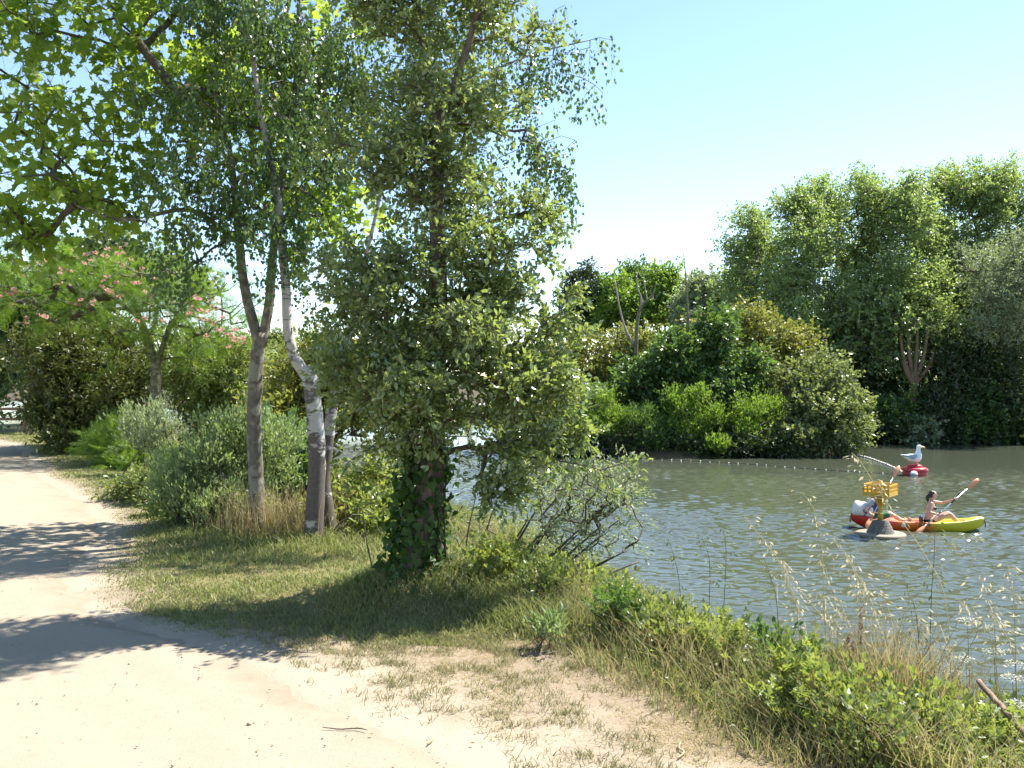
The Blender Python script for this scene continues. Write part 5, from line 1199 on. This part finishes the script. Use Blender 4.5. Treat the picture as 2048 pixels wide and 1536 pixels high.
MP0, MP1 = Vector((-1.46, -.62, .08)), Vector((-.4, .42, 1.74))
paddle('orange-bladed paddle held by the woman at the front of the kayak', WP0, WP1)
paddle('orange-bladed paddle held by the paddler behind the yellow beacon', MP0, MP1)

def head_parts(c, f=Vector((1, 0, 0))):
    c = Vector(c); s = Vector((0, 0, 1)).cross(f).normalized(); az = math.atan2(f.y, f.x)
    P = [('b', tuple(c + Vector((0, 0, .02))), (.096, .076, .098), az, 0), ('b', tuple(c + f * .025 - Vector((0, 0, .05))), (.066, .056, .068), az, 0),
         ('t', [tuple(c + f * .09 + Vector((0, 0, .015))), tuple(c + f * .108 - Vector((0, 0, .022)))], [.011, .015]), ('t', [tuple(c + f * .075 - Vector((0, 0, .09))), tuple(c + f * .06 - Vector((0, 0, .1)))], [.022, .025])]
    for k in (-1, 1): P.append(('b', tuple(c + s * .076 * k - f * .005), (.022, .01, .032), az, 0))
    return P
def face(o, c, f=Vector((1, 0, 0))):
    c = Vector(c); s = Vector((0, 0, 1)).cross(f).normalized()
    for k in (-1, 1): link('eye', poly_mesh([('b', tuple(c + f * .086 + s * .034 * k + Vector((0, 0, .012))), (.01, .011, .008))]), C['black'], o, True)
    link('mouth', poly_mesh([('t', [tuple(c + f * .088 - s * .02 - Vector((0, 0, .058))), tuple(c + f * .094 - Vector((0, 0, .056))), tuple(c + f * .088 + s * .02 - Vector((0, 0, .058)))], [.006, .008, .006])]), C['lip'], o, True)

def on_line(p0, p1, x): return p0 + (p1 - p0) * ((x - p0.x) / (p1.x - p0.x))
def woman():
    o = thing('person', 'person with dark tied-back hair in a black bikini paddling at the front of the kayak', 'person', (KX, KY, WATER), KR)
    hr, hl = on_line(WP0, WP1, .5), on_line(WP0, WP1, 1.02); ax = (WP1 - WP0).normalized()
    hc = (.44, -.01, 1.0)
    P = [('b', (.33, 0, .25), (.15, .17, .12)), ('t', [(.33, 0, .28), (.34, 0, .42), (.37, 0, .58), (.39, 0, .7)], [.13, .105, .115, .1]), ('b', (.38, 0, .66), (.1, .155, .13)), ('b', (.39, .0, .78), (.07, .16, .05)),
         ('t', [(.4, 0, .78), (.42, 0, .92)], [.055, .048]), ('b', (.46, -.068, .63), (.065, .06, .06)), ('b', (.46, .068, .63), (.065, .06, .06)),
         ('t', [(.36, -.17, .77), (.29, -.27, .53), tuple(hr + Vector((-.05, .02, .02)))], [.052, .04, .027]), ('t', [(.44, .16, .79), (.72, .12, .76), tuple(hl + Vector((-.05, .02, -.03)))], [.05, .039, .026])]
    for s in (-1, 1): P += [('t', [(.36, s * .09, .25), (.86, s * .115, .47), (1.14, s * .1, .2)], [.088, .062, .04]), ('t', [(1.14, s * .1, .19), (1.24, s * .1, .22), (1.29, s * .1, .29)], [.038, .034, .025])]
    P += hand(hr, ax, (-1, 0.2, .3)) + hand(hl, ax, (-1, .3, -.4)) + head_parts(hc)
    link('body', poly_mesh(P, .0085, 2), C['skin'], o, True); face(o, hc)
    c = Vector(hc)
    link('hair', poly_mesh([('b', tuple(c + Vector((-.03, 0, .045))), (.095, .088, .085)), ('b', tuple(c + Vector((-.055, 0, -.01))), (.068, .078, .085)), ('t', [tuple(c + Vector((-.1, 0, -.02))), tuple(c + Vector((-.145, 0, -.06))), tuple(c + Vector((-.15, 0, -.14))), tuple(c + Vector((-.13, 0, -.2)))], [.05, .05, .042, .018])], .012, 2), C['hair'], o, True)
    T = []
    for s in (-1, 1): T += [('b', (.468, s * .07, .622), (.064, .062, .058)), ('t', [(.5, s * .075, .665), (.465, s * .075, .78), (.4, s * .06, .85)], [.012, .009, .009])]
    T += [('t', [(.47, -.12, .59), (.38, -.165, .6), (.29, -.08, .6), (.27, 0, .6), (.29, .08, .6), (.38, .165, .6), (.47, .12, .59)], [.01] * 7)]
    link('bikini_top', poly_mesh(T, .009, 1), C['black_cloth'], o, True)
    link('bikini_bottom', poly_mesh([('b', (.335, 0, .25), (.158, .182, .105)), ('b', (.42, -.09, .26), (.09, .1, .09)), ('b', (.42, .09, .26), (.09, .1, .09))], .014, 2), C['black_cloth'], o, True)
woman()
def man():
    o = thing('person', 'person in blue life vest and green shorts paddling behind the yellow beacon', 'person', (KX, KY, WATER), KR)
    ax = (MP1 - MP0).normalized(); hr = MP0 + (MP1 - MP0) * .2; hl = MP0 + (MP1 - MP0) * .6
    hc = (-1.16, 0, 1.04)
    P = [('b', (-1.24, 0, .25), (.16, .18, .13)), ('t', [(-1.24, 0, .28), (-1.22, 0, .5), (-1.2, 0, .72)], [.14, .14, .13]), ('b', (-1.2, 0, .68), (.12, .18, .14)), ('b', (-1.2, 0, .81), (.08, .19, .055)), ('t', [(-1.19, 0, .82), (-1.17, 0, .95)], [.06, .055]),
         ('t', [(-1.22, -.2, .8), (-1.42, -.3, .56), tuple(hr + Vector((-.05, .02, .03)))], [.058, .045, .031]), ('t', [(-1.14, .2, .8), (-.84, .16, .78), tuple(hl + Vector((.03, .04, -.04)))], [.056, .045, .03])]
    for s in (-1, 1): P += [('t', [(-1.2, s * .1, .25), (-.72, s * .13, .42), (-.32, s * .1, .2)], [.095, .066, .043]), ('t', [(-.32, s * .1, .19), (-.22, s * .1, .22), (-.17, s * .1, .3)], [.042, .037, .028])]
    P += hand(hr, ax, (-1, .2, .4)) + hand(hl, ax, (.6, .6, -.4)) + head_parts(hc)
    link('body', poly_mesh(P, .0085, 2), C['skin'], o, True); face(o, hc)
    c = Vector(hc); link('hair', poly_mesh([('b', tuple(c + Vector((-.025, 0, .05))), (.1, .086, .08)), ('b', tuple(c + Vector((-.05, 0, 0))), (.07, .08, .08))], .012, 2), C['hair'], o, True)
    link('shirt', poly_mesh([('t', [(-1.22, 0, .34), (-1.2, 0, .74)], [.15, .145]), ('b', (-1.2, 0, .79), (.1, .2, .07)), ('t', [(-1.22, -.19, .8), (-1.34, -.255, .66)], [.072, .066]), ('t', [(-1.15, .19, .8), (-1.0, .18, .79)], [.07, .064])], .014, 3), C['white_cloth'], o, True)
    v = link('life_vest', poly_mesh([('t', [(-1.2, 0, .42), (-1.18, 0, .7)], [.17, .165]), ('b', (-1.13, -.09, .6), (.13, .1, .19)), ('b', (-1.13, .09, .6), (.13, .1, .19)), ('b', (-1.24, 0, .6), (.14, .19, .2)), ('t', [(-1.16, -.11, .76), (-1.2, -.11, .84), (-1.26, -.1, .78)], [.05, .045, .05]), ('t', [(-1.16, .11, .76), (-1.2, .11, .84), (-1.26, .1, .78)], [.05, .045, .05])], .016, 3), C['blue_vest'], o, True)
    link('buckle', boxm((-1.0, -.03, .52), (.03, .09, .05), 0, .008), C['vest_yellow'], v); link('belt', lathe([(.2, .44), (.205, .46), (.2, .48)], 24), C['vest_yellow'], v, True).location = (-1.19, 0, 0)
    link('shorts', poly_mesh([('b', (-1.23, 0, .26), (.17, .195, .12))] + [('t', [(-1.18, s * .1, .26), (-.8, s * .127, .395)], [.108, .088]) for s in (-1, 1)], .014, 3), C['green_cloth'], o, True)
man()
